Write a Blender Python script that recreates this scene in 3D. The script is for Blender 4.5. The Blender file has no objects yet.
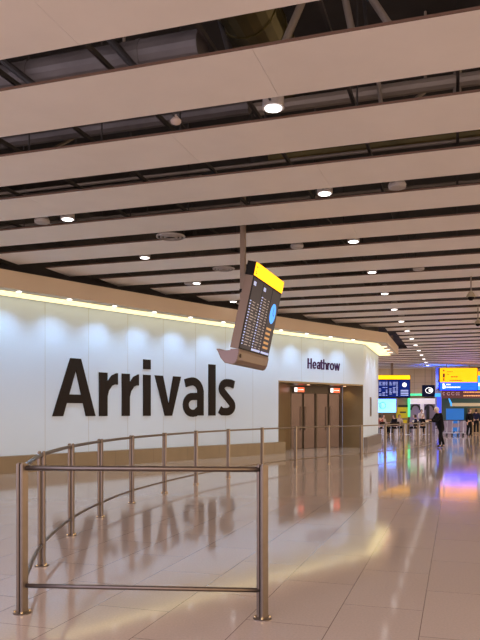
import bpy, bmesh, math, random
from mathutils import Vector, Matrix
random.seed(7)
PI = math.pi
sc = bpy.context.scene
COL = sc.collection
F = 677.0           # focal length in pixels of the 480 wide frame
HZ = 412.5          # horizon row
EYE = 1.5           # eye height

# ------------------------------------------------------------------ camera
cam = bpy.data.cameras.new('camera')
camo = bpy.data.objects.new('camera', cam)
COL.objects.link(camo)
cam.sensor_fit = 'HORIZONTAL'
cam.sensor_width = 36.0
cam.lens = F / 480 * 36.0
cam.shift_x = 0.0
cam.shift_y = (HZ - 320) / 480.0
cam.clip_end = 400
camo.location = (0, 0, EYE)
camo.rotation_euler = (PI / 2, 0, 0)
sc.camera = camo

# ------------------------------------------------------------------ world, exposure
W = bpy.data.worlds.new('world')
sc.world = W
W.use_nodes = True
nt = W.node_tree
bgn = nt.nodes['Background']
tc = nt.nodes.new('ShaderNodeTexCoord')
sx = nt.nodes.new('ShaderNodeSeparateXYZ')
mr = nt.nodes.new('ShaderNodeMapRange')
mr.inputs[1].default_value = -0.8
mr.inputs[2].default_value = 0.8
rp = nt.nodes.new('ShaderNodeValToRGB')
rp.color_ramp.elements[0].color = (0.80, 0.74, 0.90, 1)
rp.color_ramp.elements[1].color = (1.0, 0.70, 0.40, 1)
nt.links.new(tc.outputs['Generated'], sx.inputs[0])
nt.links.new(sx.outputs[0], mr.inputs[0])
nt.links.new(mr.outputs[0], rp.inputs[0])
nt.links.new(rp.outputs[0], bgn.inputs[0])
bgn.inputs[1].default_value = 4.0
vs = sc.view_settings
vs.view_transform = 'Standard'
vs.look = 'None'
vs.gamma = 1.0
vs.use_curve_mapping = False
vs.exposure = 0.0

DOWN_W = 60.0      # every ceiling downlight
COVE_W = 88.0       # every cove spotlight
COVE_E = 1.35        # cove light strip emission

# ------------------------------------------------------------------ hall grid
TH = math.atan(0.319)
SN, CS = math.sin(TH), math.cos(TH)
ROT = -TH


def TS(t, s, z=0.0):
    """hall grid: s runs down the hall, t across it"""
    return Vector((s * SN + t * CS, s * CS - t * SN, z))


def P(px, py, Y):
    """point of the place seen at a pixel at depth Y"""
    return Vector(((px - 240) / F * Y, Y, EYE - (py - HZ) / F * Y))


def G(px, py):
    Y = EYE * F / (py - HZ)
    return Vector(((px - 240) / F * Y, Y, 0))


# ------------------------------------------------------------------ materials
def mat(name, col, rough=0.5, metal=0.0, emis=None, estr=0.0, noise=0.0, nscale=8.0, bump=0.0, spec=0.5, coat=0.0):
    m = bpy.data.materials.new(name)
    m.use_nodes = True
    t = m.node_tree
    b = t.nodes['Principled BSDF']
    b.inputs['Base Color'].default_value = (*col, 1)
    b.inputs['Roughness'].default_value = rough
    b.inputs['Metallic'].default_value = metal
    b.inputs['Specular IOR Level'].default_value = spec
    b.inputs['Coat Weight'].default_value = coat
    if emis:
        b.inputs['Emission Color'].default_value = (*emis, 1)
        b.inputs['Emission Strength'].default_value = estr
    if noise or bump:
        tcn = t.nodes.new('ShaderNodeTexCoord')
        n = t.nodes.new('ShaderNodeTexNoise')
        n.inputs['Scale'].default_value = nscale
        n.inputs['Detail'].default_value = 4
        t.links.new(tcn.outputs['Object'], n.inputs['Vector'])
        if noise:
            r = t.nodes.new('ShaderNodeValToRGB')
            r.color_ramp.elements[0].position = 0.3
            r.color_ramp.elements[1].position = 0.7
            r.color_ramp.elements[0].color = (*[c * (1 - noise) for c in col], 1)
            r.color_ramp.elements[1].color = (*[min(1, c * (1 + noise)) for c in col], 1)
            t.links.new(n.outputs[0], r.inputs[0])
            t.links.new(r.outputs[0], b.inputs['Base Color'])
        if bump:
            bp = t.nodes.new('ShaderNodeBump')
            bp.inputs['Strength'].default_value = bump
            t.links.new(n.outputs[0], bp.inputs['Height'])
            t.links.new(bp.outputs[0], b.inputs['Normal'])
    return m


M = {}
M['slat'] = mat('slat_paint', (0.82, 0.78, 0.74), 0.45, noise=0.03, nscale=1.5)
M['slat_edge'] = mat('slat_edge', (0.10, 0.05, 0.03), 0.5)
M['wall'] = mat('wall_glass', (0.47, 0.58, 0.75), 0.5, noise=0.015, nscale=0.6)
M['seam'] = mat('wall_seam', (0.34, 0.38, 0.45), 0.6)
M['plinth'] = mat('bronze_plinth', (0.13, 0.098, 0.07), 0.38, 0.35, noise=0.08, nscale=2)
M['fascia'] = mat('fascia_paint', (0.56, 0.45, 0.34), 0.5, noise=0.02, nscale=1)
M['fascia_light'] = mat('soffit_paint', (0.72, 0.68, 0.55), 0.5)
M['cove_led'] = mat('cove_led', (0.9, 0.9, 0.8), 0.5, emis=(1.0, 0.82, 0.36), estr=COVE_E)
M['spot_disc'] = mat('spot_disc', (1, 1, 1), 0.5, emis=(1.0, 0.93, 0.82), estr=4)
M['down_disc'] = mat('downlight_disc', (1, 1, 1), 0.5, emis=(1.0, 0.97, 0.95), estr=5)
M['letter'] = mat('letter_black', (0.022, 0.016, 0.013), 0.9, spec=0.1)
M['letter_purple'] = mat('letter_purple', (0.05, 0.018, 0.07), 0.9, spec=0.1)
M['steel'] = mat('brushed_steel', (0.135, 0.107, 0.094), 0.34, 0.85, noise=0.06, nscale=20)
M['steel_dark'] = mat('steel_gap', (0.10, 0.075, 0.06), 0.5, 0.5)
M['brass'] = mat('bolt_metal', (0.85, 0.68, 0.42), 0.25, 0.9)
M['housing'] = mat('sign_housing', (0.17, 0.115, 0.085), 0.4, 0.3, noise=0.04, nscale=5)
M['housing_in'] = mat('sign_tray_end', (0.26, 0.19, 0.20), 0.5, 0.2)
M['pole'] = mat('sign_pole', (0.20, 0.145, 0.105), 0.4, 0.3)
M['black'] = mat('black_plastic', (0.008, 0.007, 0.007), 0.6, spec=0.15)
M['yellow_lit'] = mat('yellow_lit', (0.8, 0.6, 0.0), 0.5, emis=(1.0, 0.40, 0.0), estr=1.9)
M['yellow_far'] = mat('yellow_far', (0.8, 0.6, 0.0), 0.5, emis=(1.0, 0.32, 0.0), estr=1.6)
M['blue_far'] = mat('blue_far', (0.0, 0.1, 0.8), 0.5, emis=(0.0, 0.027, 1.0), estr=5.5)
M['cyan_far'] = mat('cyan_far', (0.1, 0.5, 0.9), 0.5, emis=(0.02, 0.36, 0.95), estr=1.0)
M['screen'] = mat('screen_glass', (0.022, 0.018, 0.022), 0.35, emis=(0.16, 0.17, 0.26), estr=0.08, spec=0.06)
M['screen_blue'] = mat('screen_blue', (0.004, 0.01, 0.05), 0.6, emis=(0.0, 0.012, 0.16), estr=1.0, spec=0.1)
M['px_white'] = mat('pixels_white', (0.5, 0.6, 0.9), 0.5, emis=(0.35, 0.47, 0.95), estr=0.55)
M['px_grey'] = mat('pixels_grey', (0.4, 0.4, 0.4), 0.5, emis=(0.42, 0.36, 0.38), estr=0.3)
M['px_amber'] = mat('pixels_amber', (0.5, 0.3, 0.1), 0.5, emis=(0.75, 0.42, 0.18), estr=0.3)
M['px_blue'] = mat('pixels_blue', (0.05, 0.3, 0.9), 0.5, emis=(0.06, 0.36, 0.95), estr=1.0)
M['white_lit'] = mat('white_lit', (0.9, 0.9, 0.9), 0.5, emis=(0.95, 0.97, 1.0), estr=1.3)
M['ink_dark'] = mat('sign_ink', (0.02, 0.02, 0.02), 0.6)
M['red_lit'] = mat('red_lit', (0.8, 0.1, 0.05), 0.5, emis=(1.0, 0.13, 0.05), estr=1.5)
M['maroon'] = mat('maroon_fascia', (0.10, 0.02, 0.03), 0.4, emis=(0.2, 0.02, 0.04), estr=0.15)
M['text_pink'] = mat('text_pink', (0.6, 0.4, 0.45), 0.5, emis=(0.55, 0.33, 0.42), estr=0.6)
M['text_orange'] = mat('text_orange', (0.8, 0.4, 0.2), 0.5, emis=(1.0, 0.45, 0.18), estr=0.9)
M['teal_board'] = mat('teal_board', (0.0, 0.1, 0.3), 0.5, emis=(0.0, 0.10, 0.40), estr=0.9)
M['teal_dark'] = mat('teal_dark', (0.02, 0.09, 0.10), 0.4)
M['door'] = mat('bronze_door', (0.065, 0.046, 0.050), 0.22, 0.7, noise=0.08, nscale=3)
M['door_frame'] = mat('bronze_frame', (0.04, 0.026, 0.02), 0.4, 0.4)
M['recess'] = mat('recess_panel', (0.17, 0.115, 0.05), 0.35, 0.3, noise=0.06, nscale=2)
M['backwall'] = mat('tan_panelling', (0.56, 0.43, 0.29), 0.6, noise=0.05, nscale=0.8)
M['backline'] = mat('panel_joint', (0.42, 0.31, 0.21), 0.7)
M['plenum'] = mat('plenum_dark', (0.035, 0.03, 0.03), 0.8, noise=0.5, nscale=0.7)
M['duct'] = mat('duct_metal', (0.085, 0.068, 0.022), 0.3, 0.6, noise=0.3, nscale=1.5)
M['duct_dark'] = mat('duct_lagged', (0.13, 0.115, 0.12), 0.5, 0.3, noise=0.3, nscale=1.5)
M['pipe'] = mat('pipe_metal', (0.22, 0.18, 0.15), 0.5, 0.2)
M['strut'] = mat('strut_dark', (0.03, 0.026, 0.026), 0.6, 0.2)
M['grey_disc'] = mat('grey_disc', (0.35, 0.32, 0.31), 0.5)
M['dome'] = mat('camera_dome', (0.42, 0.37, 0.27), 0.35, 0.2)
M['skin'] = mat('skin', (0.60, 0.36, 0.27), 0.55)
M['skin_dark'] = mat('skin_dark', (0.25, 0.13, 0.09), 0.55)
M['hair_white'] = mat('hair_grey_white', (0.62, 0.55, 0.50), 0.7, noise=0.15, nscale=30)
M['hair_dark'] = mat('hair_dark', (0.03, 0.02, 0.018), 0.6)
M['coat'] = mat('coat_black', (0.007, 0.007, 0.010), 0.9, noise=0.3, nscale=12, spec=0.1)
M['trouser'] = mat('trouser_black', (0.009, 0.009, 0.012), 0.9, spec=0.1)
M['shirt_white'] = mat('shirt_white', (0.50, 0.42, 0.40), 0.8)
M['shirt_red'] = mat('shirt_red', (0.28, 0.04, 0.04), 0.8)
M['shirt_blue'] = mat('shirt_navy', (0.018, 0.02, 0.05), 0.9, spec=0.1)
M['shoe'] = mat('shoe_black', (0.01, 0.01, 0.01), 0.5)
M['wood_dark'] = mat('table_dark', (0.03, 0.015, 0.012), 0.6, spec=0.15)
M['chair'] = mat('chair_dark', (0.02, 0.013, 0.012), 0.7, spec=0.1)
M['green_led'] = mat('green_led', (0.1, 0.8, 0.4), 0.5, emis=(0.05, 0.85, 0.30), estr=0.9)
M['blue_led'] = mat('blue_led', (0.02, 0.05, 0.5), 0.5, emis=(0.03, 0.07, 1.0), estr=1.2)
M['lightbox'] = mat('cyan_lightbox', (0.5, 0.9, 1.0), 0.5, emis=(0.04, 0.2, 1.0), estr=4.2)
M['lightbox_ink'] = mat('lightbox_ink', (0.0, 0.2, 0.35), 0.5, emis=(0.0, 0.22, 0.4), estr=0.6)
M['olive'] = mat('kiosk_yellow', (0.50, 0.36, 0.01), 0.5, emis=(0.5, 0.36, 0.0), estr=0.25)
M['kiosk_brown'] = mat('kiosk_brown', (0.28, 0.20, 0.12), 0.6)
M['shop_white'] = mat('shop_white', (0.75, 0.72, 0.78), 0.5, emis=(0.75, 0.68, 0.80), estr=0.35)
M['shop_lilac'] = mat('shop_lilac', (0.28, 0.24, 0.36), 0.5)
M['navy'] = mat('navy_sign', (0.004, 0.008, 0.04), 0.7, spec=0.1)
M['cream'] = mat('cream_canopy', (0.62, 0.53, 0.36), 0.5, emis=(0.6, 0.5, 0.32), estr=0.25)
M['trolley'] = mat('trolley_metal', (0.45, 0.47, 0.58), 0.35, 0.7)
M['tyre'] = mat('tyre', (0.02, 0.02, 0.03), 0.7)
M['warm_disc'] = mat('warm_disc', (1, 1, 1), 0.5, emis=(1.0, 0.50, 0.28), estr=4)


def floor_material():
    m = bpy.data.materials.new('terrazzo_tiles')
    m.use_nodes = True
    t = m.node_tree
    b = t.nodes['Principled BSDF']
    tcn = t.nodes.new('ShaderNodeTexCoord')
    mp = t.nodes.new('ShaderNodeMapping')
    mp.inputs['Rotation'].default_value = (0, 0, TH - PI / 2)
    t.links.new(tcn.outputs['Object'], mp.inputs['Vector'])
    br = t.nodes.new('ShaderNodeTexBrick')
    br.offset = 0.5
    br.inputs['Scale'].default_value = 1.0
    br.inputs['Brick Width'].default_value = 1.22
    br.inputs['Row Height'].default_value = 0.607
    br.inputs['Mortar Size'].default_value = 0.0028
    br.inputs['Mortar Smooth'].default_value = 0.1
    br.inputs['Bias'].default_value = 0
    br.inputs['Color1'].default_value = (0.40, 0.33, 0.295, 1)
    br.inputs['Color2'].default_value = (0.425, 0.35, 0.31, 1)
    br.inputs['Mortar'].default_value = (0.14, 0.10, 0.085, 1)
    t.links.new(mp.outputs[0], br.inputs['Vector'])
    n = t.nodes.new('ShaderNodeTexNoise')
    n.inputs['Scale'].default_value = 60
    n.inputs['Detail'].default_value = 5
    t.links.new(tcn.outputs['Object'], n.inputs['Vector'])
    mx = t.nodes.new('ShaderNodeMix')
    mx.data_type = 'RGBA'
    mx.blend_type = 'MULTIPLY'
    mx.inputs[0].default_value = 1.0
    r = t.nodes.new('ShaderNodeValToRGB')
    r.color_ramp.elements[0].position = 0.3
    r.color_ramp.elements[1].position = 0.75
    r.color_ramp.elements[0].color = (0.90, 0.90, 0.90, 1)
    r.color_ramp.elements[1].color = (1.05, 1.04, 1.03, 1)
    t.links.new(n.outputs[0], r.inputs[0])
    t.links.new(br.outputs['Color'], mx.inputs[6])
    t.links.new(r.outputs[0], mx.inputs[7])
    t.links.new(mx.outputs[2], b.inputs['Base Color'])
    n2 = t.nodes.new('ShaderNodeTexNoise')
    n2.inputs['Scale'].default_value = 1.3
    n2.inputs['Detail'].default_value = 3
    t.links.new(tcn.outputs['Object'], n2.inputs['Vector'])
    mr2 = t.nodes.new('ShaderNodeMapRange')
    mr2.inputs[3].default_value = 0.055
    mr2.inputs[4].default_value = 0.10
    t.links.new(n2.outputs[0], mr2.inputs[0])
    t.links.new(mr2.outputs[0], b.inputs['Roughness'])
    b.inputs['Specular IOR Level'].default_value = 0.5
    return m


M['floor'] = floor_material()


# ------------------------------------------------------------------ object helpers
def link(name, me, m, parent=None, smooth=False):
    o = bpy.data.objects.new(name, me)
    COL.objects.link(o)
    if m is not None:
        for mm in (m if isinstance(m, (list, tuple)) else [m]):
            me.materials.append(mm)
    if smooth:
        for p in me.polygons:
            p.use_smooth = True
    if parent:
        o.parent = parent
    return o


def obj(name, bm, m, parent=None, smooth=False):
    bmesh.ops.recalc_face_normals(bm, faces=bm.faces)
    me = bpy.data.meshes.new(name)
    bm.to_mesh(me)
    bm.free()
    return link(name, me, m, parent, smooth)


def tag(o, label, cat, group=None, kind=None):
    o['label'] = label
    if cat:
        o['category'] = cat
    if group:
        o['group'] = group
    if kind:
        o['kind'] = kind
    return o


def thing(name, label, cat, loc=(0, 0, 0), rz=0.0, group=None):
    o = bpy.data.objects.new(name, None)
    COL.objects.link(o)
    o.empty_display_size = 0.1
    o.location = loc
    o.rotation_euler = (0, 0, rz)
    return tag(o, label, cat, group)


def struct(name, bm, m, label, smooth=False, parent=None):
    o = obj(name, bm, m, parent, smooth)
    if parent is None:
        o['kind'] = 'structure'
        o['label'] = label
    return o


def nb():
    return bmesh.new()


def box(bm, x0, x1, y0, y1, z0, z1, mi=0, mtx=None):
    vs_ = [Vector((x, y, z)) for z in (z0, z1) for x, y in ((x0, y0), (x1, y0), (x1, y1), (x0, y1))]
    if mtx is not None:
        vs_ = [mtx @ v for v in vs_]
    v = [bm.verts.new(c) for c in vs_]
    for f in ((3, 2, 1, 0), (4, 5, 6, 7), (0, 1, 5, 4), (1, 2, 6, 5), (2, 3, 7, 6), (3, 0, 4, 7)):
        fc = bm.faces.new([v[i] for i in f])
        fc.material_index = mi
    return bm


def tube(bm, pts, r, seg=10, caps=True, mi=0):
    pts = [Vector(p) for p in pts]
    rings = []
    up = Vector((0, 0, 1))
    prev = None
    for i, p in enumerate(pts):
        d = (pts[min(i + 1, len(pts) - 1)] - pts[max(i - 1, 0)]).normalized()
        a = up if abs(d.dot(up)) < 0.95 else Vector((1, 0, 0))
        if prev is None:
            u = d.cross(a).normalized()
        else:
            u = (prev - d * prev.dot(d)).normalized()
        prev = u
        w = d.cross(u)
        rr = r[i] if isinstance(r, (list, tuple)) else r
        rings.append([bm.verts.new(p + (u * math.cos(2 * PI * k / seg) + w * math.sin(2 * PI * k / seg)) * rr) for k in range(seg)])
    for a, b in zip(rings, rings[1:]):
        for k in range(seg):
            f = bm.faces.new((a[k], a[(k + 1) % seg], b[(k + 1) % seg], b[k]))
            f.material_index = mi
    if caps:
        bm.faces.new(rings[0][::-1]).material_index = mi
        bm.faces.new(rings[-1]).material_index = mi
    return bm


def lathe(bm, prof, c=(0, 0, 0), seg=24, mi=0):
    c = Vector(c)
    rings = []
    for r, z in prof:
        rings.append([bm.verts.new(c + Vector((max(r, 1e-4) * math.cos(2 * PI * k / seg), max(r, 1e-4) * math.sin(2 * PI * k / seg), z))) for k in range(seg)])
    for a, b in zip(rings, rings[1:]):
        for k in range(seg):
            bm.faces.new((a[k], a[(k + 1) % seg], b[(k + 1) % seg], b[k])).material_index = mi
    bm.faces.new(rings[0][::-1]).material_index = mi
    bm.faces.new(rings[-1]).material_index = mi
    return bm


def prism(bm, pts, fn, d0, d1, mi=0):
    """pts in 2D; fn(a, b, depth) -> 3D"""
    f = [bm.verts.new(fn(a, b, d0)) for a, b in pts]
    k = [bm.verts.new(fn(a, b, d1)) for a, b in pts]
    bm.faces.new(f).material_index = mi
    bm.faces.new(k[::-1]).material_index = mi
    n = len(pts)
    for i in range(n):
        bm.faces.new((f[i], k[i], k[(i + 1) % n], f[(i + 1) % n])).material_index = mi


def stroke(bm, path, w, fn, d0, d1, mi=0):
    """ribbon of width w along a 2D path, extruded"""
    n = len(path)
    L, R = [], []
    pv = [Vector(p) for p in path]
    for i in range(n):
        d = (pv[min(i + 1, n - 1)] - pv[max(i - 1, 0)])
        d.normalize()
        nn = Vector((-d.y, d.x)) * w / 2
        L.append(pv[i] + nn)
        R.append(pv[i] - nn)
    rows = []
    for l, r in zip(L, R):
        rows.append([bm.verts.new(fn(l.x, l.y, d0)), bm.verts.new(fn(r.x, r.y, d0)), bm.verts.new(fn(r.x, r.y, d1)), bm.verts.new(fn(l.x, l.y, d1))])
    for a, b in zip(rows, rows[1:]):
        for k in range(4):
            bm.faces.new((a[k], a[(k + 1) % 4], b[(k + 1) % 4], b[k])).material_index = mi
    bm.faces.new(rows[0][::-1]).material_index = mi
    bm.faces.new(rows[-1]).material_index = mi


def arc(cx, cy, rx, ry, a0, a1, n=16):
    return [(cx + rx * math.cos(math.radians(a0 + (a1 - a0) * i / n)), cy + ry * math.sin(math.radians(a0 + (a1 - a0) * i / n))) for i in range(n + 1)]


ORD = ['nearest', 'second', 'third', 'fourth', 'fifth', 'sixth', 'seventh', 'eighth', 'ninth', 'tenth', 'eleventh', 'twelfth',
       'thirteenth', 'fourteenth', 'fifteenth', 'sixteenth', 'seventeenth', 'eighteenth', 'nineteenth', 'twentieth']
ORD1 = ['first'] + ORD[1:]

# ------------------------------------------------------------------ curved wall path
def wy(x):
    return -0.01113 * x * x + 1.07096 * x + 23.43


WX0, WX1 = -12.0, 5.25
NW = 1200
wpts = [Vector((WX0 + (WX1 - WX0) * i / NW, wy(WX0 + (WX1 - WX0) * i / NW))) for i in range(NW + 1)]
wlen = [0.0]
for a, b in zip(wpts, wpts[1:]):
    wlen.append(wlen[-1] + (b - a).length)
UC = wlen[-1]                       # arc length at the corner
C1 = Vector((7.05, 34.5))           # end of the straight flank
DIR2 = (C1 - wpts[-1]).normalized()
N2 = Vector((DIR2.y, -DIR2.x))


def wp(u, d=0.0, z=0.0):
    """point on the lettered wall, u metres along it, d metres out in front of it"""
    i = min(max(int(u / UC * NW), 0), NW - 1)
    while i > 0 and wlen[i] > u:
        i -= 1
    while i < NW - 1 and wlen[i + 1] < u:
        i += 1
    f = (u - wlen[i]) / (wlen[i + 1] - wlen[i])
    p = wpts[i].lerp(wpts[i + 1], f)
    t = (wpts[min(i + 6, NW)] - wpts[max(i - 6, 0)]).normalized()
    n = Vector((t.y, -t.x))
    q = p + n * d
    return Vector((q.x, q.y, z))


def upx(px):
    """arc length where the sight line at column px meets the wall"""
    k = (px - 240) / F
    best = min(range(NW + 1), key=lambda i: abs(wpts[i].x - k * wpts[i].y))
    return wlen[best]


ZT = 4.40
# ------------------------------------------------------------------ floor
bm = nb()
box(bm, -45, 60, -25, 95, -0.2, 0.0)
fl = struct('floor', bm, M['floor'], 'glossy pinkish beige terrazzo floor tiles')
# shift so that a joint runs where the photo has it
fl.location = TS(-0.843 + 0.607 * 0, 0.42, 0)
for v in fl.data.vertices:
    pass

# ------------------------------------------------------------------ wall with opening
UO0, UO1 = upx(278.5), upx(363)
ZO = 2.62
SEG = 0.36


def wall_strip(bm, u0, u1, z0, z1, d0, d1, mi=0):
    n = max(1, int((u1 - u0) / SEG))
    rows = []
    for i in range(n + 1):
        u = u0 + (u1 - u0) * i / n
        rows.append([bm.verts.new(wp(u, d1, z0)), bm.verts.new(wp(u, d1, z1)), bm.verts.new(wp(u, d0, z1)), bm.verts.new(wp(u, d0, z0))])
    for a, b in zip(rows, rows[1:]):
        for k in range(4):
            bm.faces.new((a[k], a[(k + 1) % 4], b[(k + 1) % 4], b[k])).material_index = mi
    bm.faces.new(rows[0][::-1]).material_index = mi
    bm.faces.new(rows[-1]).material_index = mi


bm = nb()
wall_strip(bm, 0, UO0, 0, ZT + 0.05, -0.12, 0)
wall_strip(bm, UO0, UO1, ZO, ZT + 0.05, -0.12, 0)
wall_strip(bm, UO1, UC, 0, ZT + 0.05, -0.12, 0)
PW = (UO0 - 0.0) / round(UO0 / 1.42)
seams = []
u = UO0 % PW
us = []
k = 0
while UO0 - k * PW > 0.2:
    us.append(UO0 - k * PW)
    k += 1
for u in us[1:]:
    wall_strip(bm, u - 0.006, u + 0.006, 0, ZT, 0.0, 0.0015, 1)
for u in [UO0 + (UO1 - UO0) * i / 4 for i in range(1, 4)]:
    wall_strip(bm, u - 0.005, u + 0.005, ZO, ZT, 0.0, 0.0015, 1)
struct('wall_left', bm, [M['wall'], M['seam']], 'curved white panelled wall carrying the Arrivals lettering')

CW = wpts[-1]


def fp(a, d, z):
    """flank wall: a metres past the corner, d out"""
    q = CW + DIR2 * a + N2 * d
    return Vector((q.x, q.y, z))


FL = (C1 - CW).length


def slab(bm, f, a0, a1, d0, d1, z0, z1, mi=0):
    v = [bm.verts.new(f(a, d, z)) for z in (z0, z1) for a, d in ((a0, d0), (a1, d0), (a1, d1), (a0, d1))]
    for q in ((3, 2, 1, 0), (4, 5, 6, 7), (0, 1, 5, 4), (1, 2, 6, 5), (2, 3, 7, 6), (3, 0, 4, 7)):
        bm.faces.new([v[i] for i in q]).material_index = mi


bm = nb()
slab(bm, fp, 0, FL, -0.12, 0, 0, ZT + 0.05)
for k in (1, 2, 3):
    slab(bm, fp, FL * k / 4 - 0.006, FL * k / 4 + 0.006, 0, 0.0015, 0, ZT, 1)
# end return of the block
slab(bm, fp, FL - 0.12, FL, -2.6, -0.12, 0, ZT + 0.05)
struct('wall_right', bm, [M['wall'], M['seam']], 'white flank wall beyond the door opening')

# plinths
bm = nb()
UPE = UO0 + 0.12
wall_strip(bm, 0, UPE, 0, 0.42, 0.0, 0.24)
kk = 1.9
while kk < UPE:
    wall_strip(bm, kk - 0.006, kk + 0.006, 0.0, 0.415, 0.24, 0.2415, 1)
    kk += 1.42
struct('baseboard_left', bm, [M['plinth'], M['steel_dark']], 'bronze plinth along the foot of the curved wall')
bm = nb()
slab(bm, fp, -0.02, FL + 0.02, 0.0, 0.16, 0, 0.44)
struct('baseboard_right', bm, [M['plinth']], 'bronze plinth of the flank wall')

# ------------------------------------------------------------------ recess with doors
pl = wp(UO0, 0)
pr = wp(UO1, 0)
DL = Vector((2.08, 27.9, 0))
DR = Vector((4.42, 29.15, 0))
ddir = (DR - DL).normalized()
dn = Vector((ddir.y, -ddir.x, 0))
DLEN = (DR - DL).length


def dp(a, d, z):
    q = DL + ddir * a + dn * d
    return Vector((q.x, q.y, z))


def quadwall(bm, a, b, z0, z1, th=0.08, side=1, mi=0):
    a = Vector((a.x, a.y, 0))
    b = Vector((b.x, b.y, 0))
    n = (b - a).normalized()
    n = Vector((n.y, -n.x, 0)) * th * side
    v = [bm.verts.new(Vector((q.x, q.y, z))) for z in (z0, z1) for q in (a, b, b + n, a + n)]
    for q in ((3, 2, 1, 0), (4, 5, 6, 7), (0, 1, 5, 4), (1, 2, 6, 5), (2, 3, 7, 6), (3, 0, 4, 7)):
        bm.faces.new([v[i] for i in q]).material_index = mi


bm = nb()
quadwall(bm, pl, DL, 0, ZO, 0.1, -1)
struct('wall_recess_left', bm, M['recess'], 'bronze left cheek of the door recess')
bm = nb()
quadwall(bm, DR, pr, 0, ZO, 0.1, -1)
struct('wall_recess_right', bm, M['recess'], 'bronze right cheek of the door recess')
bm = nb()
slab(bm, dp, -0.05, DLEN + 0.05, -0.5, -0.14, 0, ZO)
struct('wall_recess_back', bm, M['door_frame'], 'dark bronze wall around the recessed doors')
bm = nb()
prism(bm, [(pl.x, pl.y), (DL.x, DL.y), (DR.x, DR.y), (pr.x, pr.y)], lambda a, b, d: Vector((a, b, d)), ZO, ZO + 0.06)
struct('ceiling_recess', bm, M['recess'], 'bronze soffit over the recessed doors')

# door frame and four leaves
HD = 2.30
frame = nb()
posts_a = [0.0, 0.62, 0.88, 1.50, 1.76, DLEN - 0.06]
slab(frame, dp, 0, DLEN, -0.13, -0.02, HD, ZO)
for a in (0.0, 0.66, 1.32, DLEN / 2 + 0.72, DLEN - 0.07):
    pass
lw = (DLEN - 0.07 * 3) / 4
leafs = []
x = 0.05
for k in range(4):
    leafs.append((x, x + lw - 0.02))
    x += lw + (0.05 if k == 1 else 0.012)
slab(frame, dp, 0.0, 0.05, -0.13, -0.02, 0, HD)
slab(frame, dp, leafs[1][1], leafs[2][0], -0.13, -0.02, 0, HD)
slab(frame, dp, leafs[3][1], DLEN, -0.13, -0.02, 0, HD)
struct('trim_doorframe', frame, M['door_frame'], 'dark bronze frame and header around the doors')
for k, (a0, a1) in enumerate(leafs):
    bm = nb()
    slab(bm, dp, a0 + 0.004, a1 - 0.004, -0.10, -0.06, 0.01, HD - 0.01)
    slab(bm, dp, a0 + 0.004, a0 + 0.03, -0.06, -0.045, 0.01, HD - 0.01, 1)
    slab(bm, dp, a1 - 0.03, a1 - 0.004, -0.06, -0.045, 0.01, HD - 0.01, 1)
    d = struct('door_%d' % (k + 1), bm, [M['door'], M['door_frame']],
               ['bronze door leaf at the left end of the recess', 'second bronze door leaf from the left',
                'third bronze door leaf from the left', 'bronze door leaf at the right end of the recess'][k])
    hb = nb()
    ha = a0 + 0.09 if k % 2 else a1 - 0.09
    tube(hb, [dp(ha, 0.0, 0.75), dp(ha, 0.0, 1.75)], 0.016, 8)
    for zz in (0.8, 1.7):
        tube(hb, [dp(ha, -0.06, zz), dp(ha, 0.0, zz)], 0.01, 6)
    h = obj('door_handle', hb, M['steel'], d)
    h['label'] = 'long vertical pull handle'

# two lit signs over the doors
for k, ac in enumerate((0.40, 2.22)):
    t = thing('door_sign', ['lit red and white sign over the left pair of doors', 'lit red and white sign over the right pair of doors'][k],
              'sign', dp(ac, 0.0, 2.30), 0, 'lit signs over the doors')
    L = Vector(t.location)
    sub = lambda a, d, z, L=L, ac=ac: dp(ac + a, d, z) - L
    b1 = nb()
    slab(b1, sub, -0.26, 0.26, -0.02, 0.05, 2.34, 2.55)
    obj('casing', b1, M['housing'], t)
    b1 = nb()
    slab(b1, sub, -0.24, -0.10, 0.05, 0.055, 2.355, 2.535)
    obj('pictogram_panel', b1, M['white_lit'], t)
    b1 = nb()
    slab(b1, sub, -0.09, 0.24, 0.05, 0.055, 2.355, 2.535)
    p = obj('message_panel', b1, M['red_lit'], t)
    b1 = nb()
    slab(b1, sub, -0.06, 0.21, 0.055, 0.058, 2.435, 2.455)
    obj('message_line', b1, M['white_lit'], p)
# recess lamps
for k, (px, py) in enumerate(((288, 385.5), (346, 389))):
    a = [0.28, DLEN - 0.12][k]
    q = dp(a, [0.9, 0.3][k], ZO - 0.012)
    bm = nb()
    lathe(bm, [(0.05, 0.0), (0.06, 0.004), (0.06, 0.012)], q)
    o = tag(obj('recess_light', bm, M['warm_disc']), ['small warm light at the left of the recess ceiling', 'small warm light at the right of the recess ceiling'][k], 'light')
    ld = bpy.data.lights.new('recess_lamp', 'SPOT')
    ld.energy = 20
    ld.color = (1.0, 0.72, 0.42)
    ld.spot_size = 2.3
    ld.spot_blend = 0.8
    ld.shadow_soft_size = 0.05
    lo = bpy.data.objects.new('recess_lamp', ld)
    COL.objects.link(lo)
    lo.location = q + Vector((0, 0, -0.03))
# floor notice on flank wall
bm = nb()
slab(bm, fp, 2.25, 2.75, 0.002, 0.03, 1.32, 2.20)
slab(bm, fp, 2.31, 2.69, 0.03, 0.034, 1.38, 2.14, 1)
tag(obj('wall_notice', bm, [M['housing'], M['ink_dark']]), 'narrow dark upright notice on the white flank wall', 'notice')

# ------------------------------------------------------------------ cove: fascia + soffit
def outer_corner(d):
    """intersection of both offset lines at the corner"""
    t1 = (wpts[-1] - wpts[-8]).normalized()
    n1 = Vector((t1.y, -t1.x))
    p1 = CW + n1 * d
    p2 = CW + N2 * d
    den = t1.x * DIR2.y - t1.y * DIR2.x
    s = ((p2.x - p1.x) * DIR2.y - (p2.y - p1.y) * DIR2.x) / den
    return p1 + t1 * s


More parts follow.
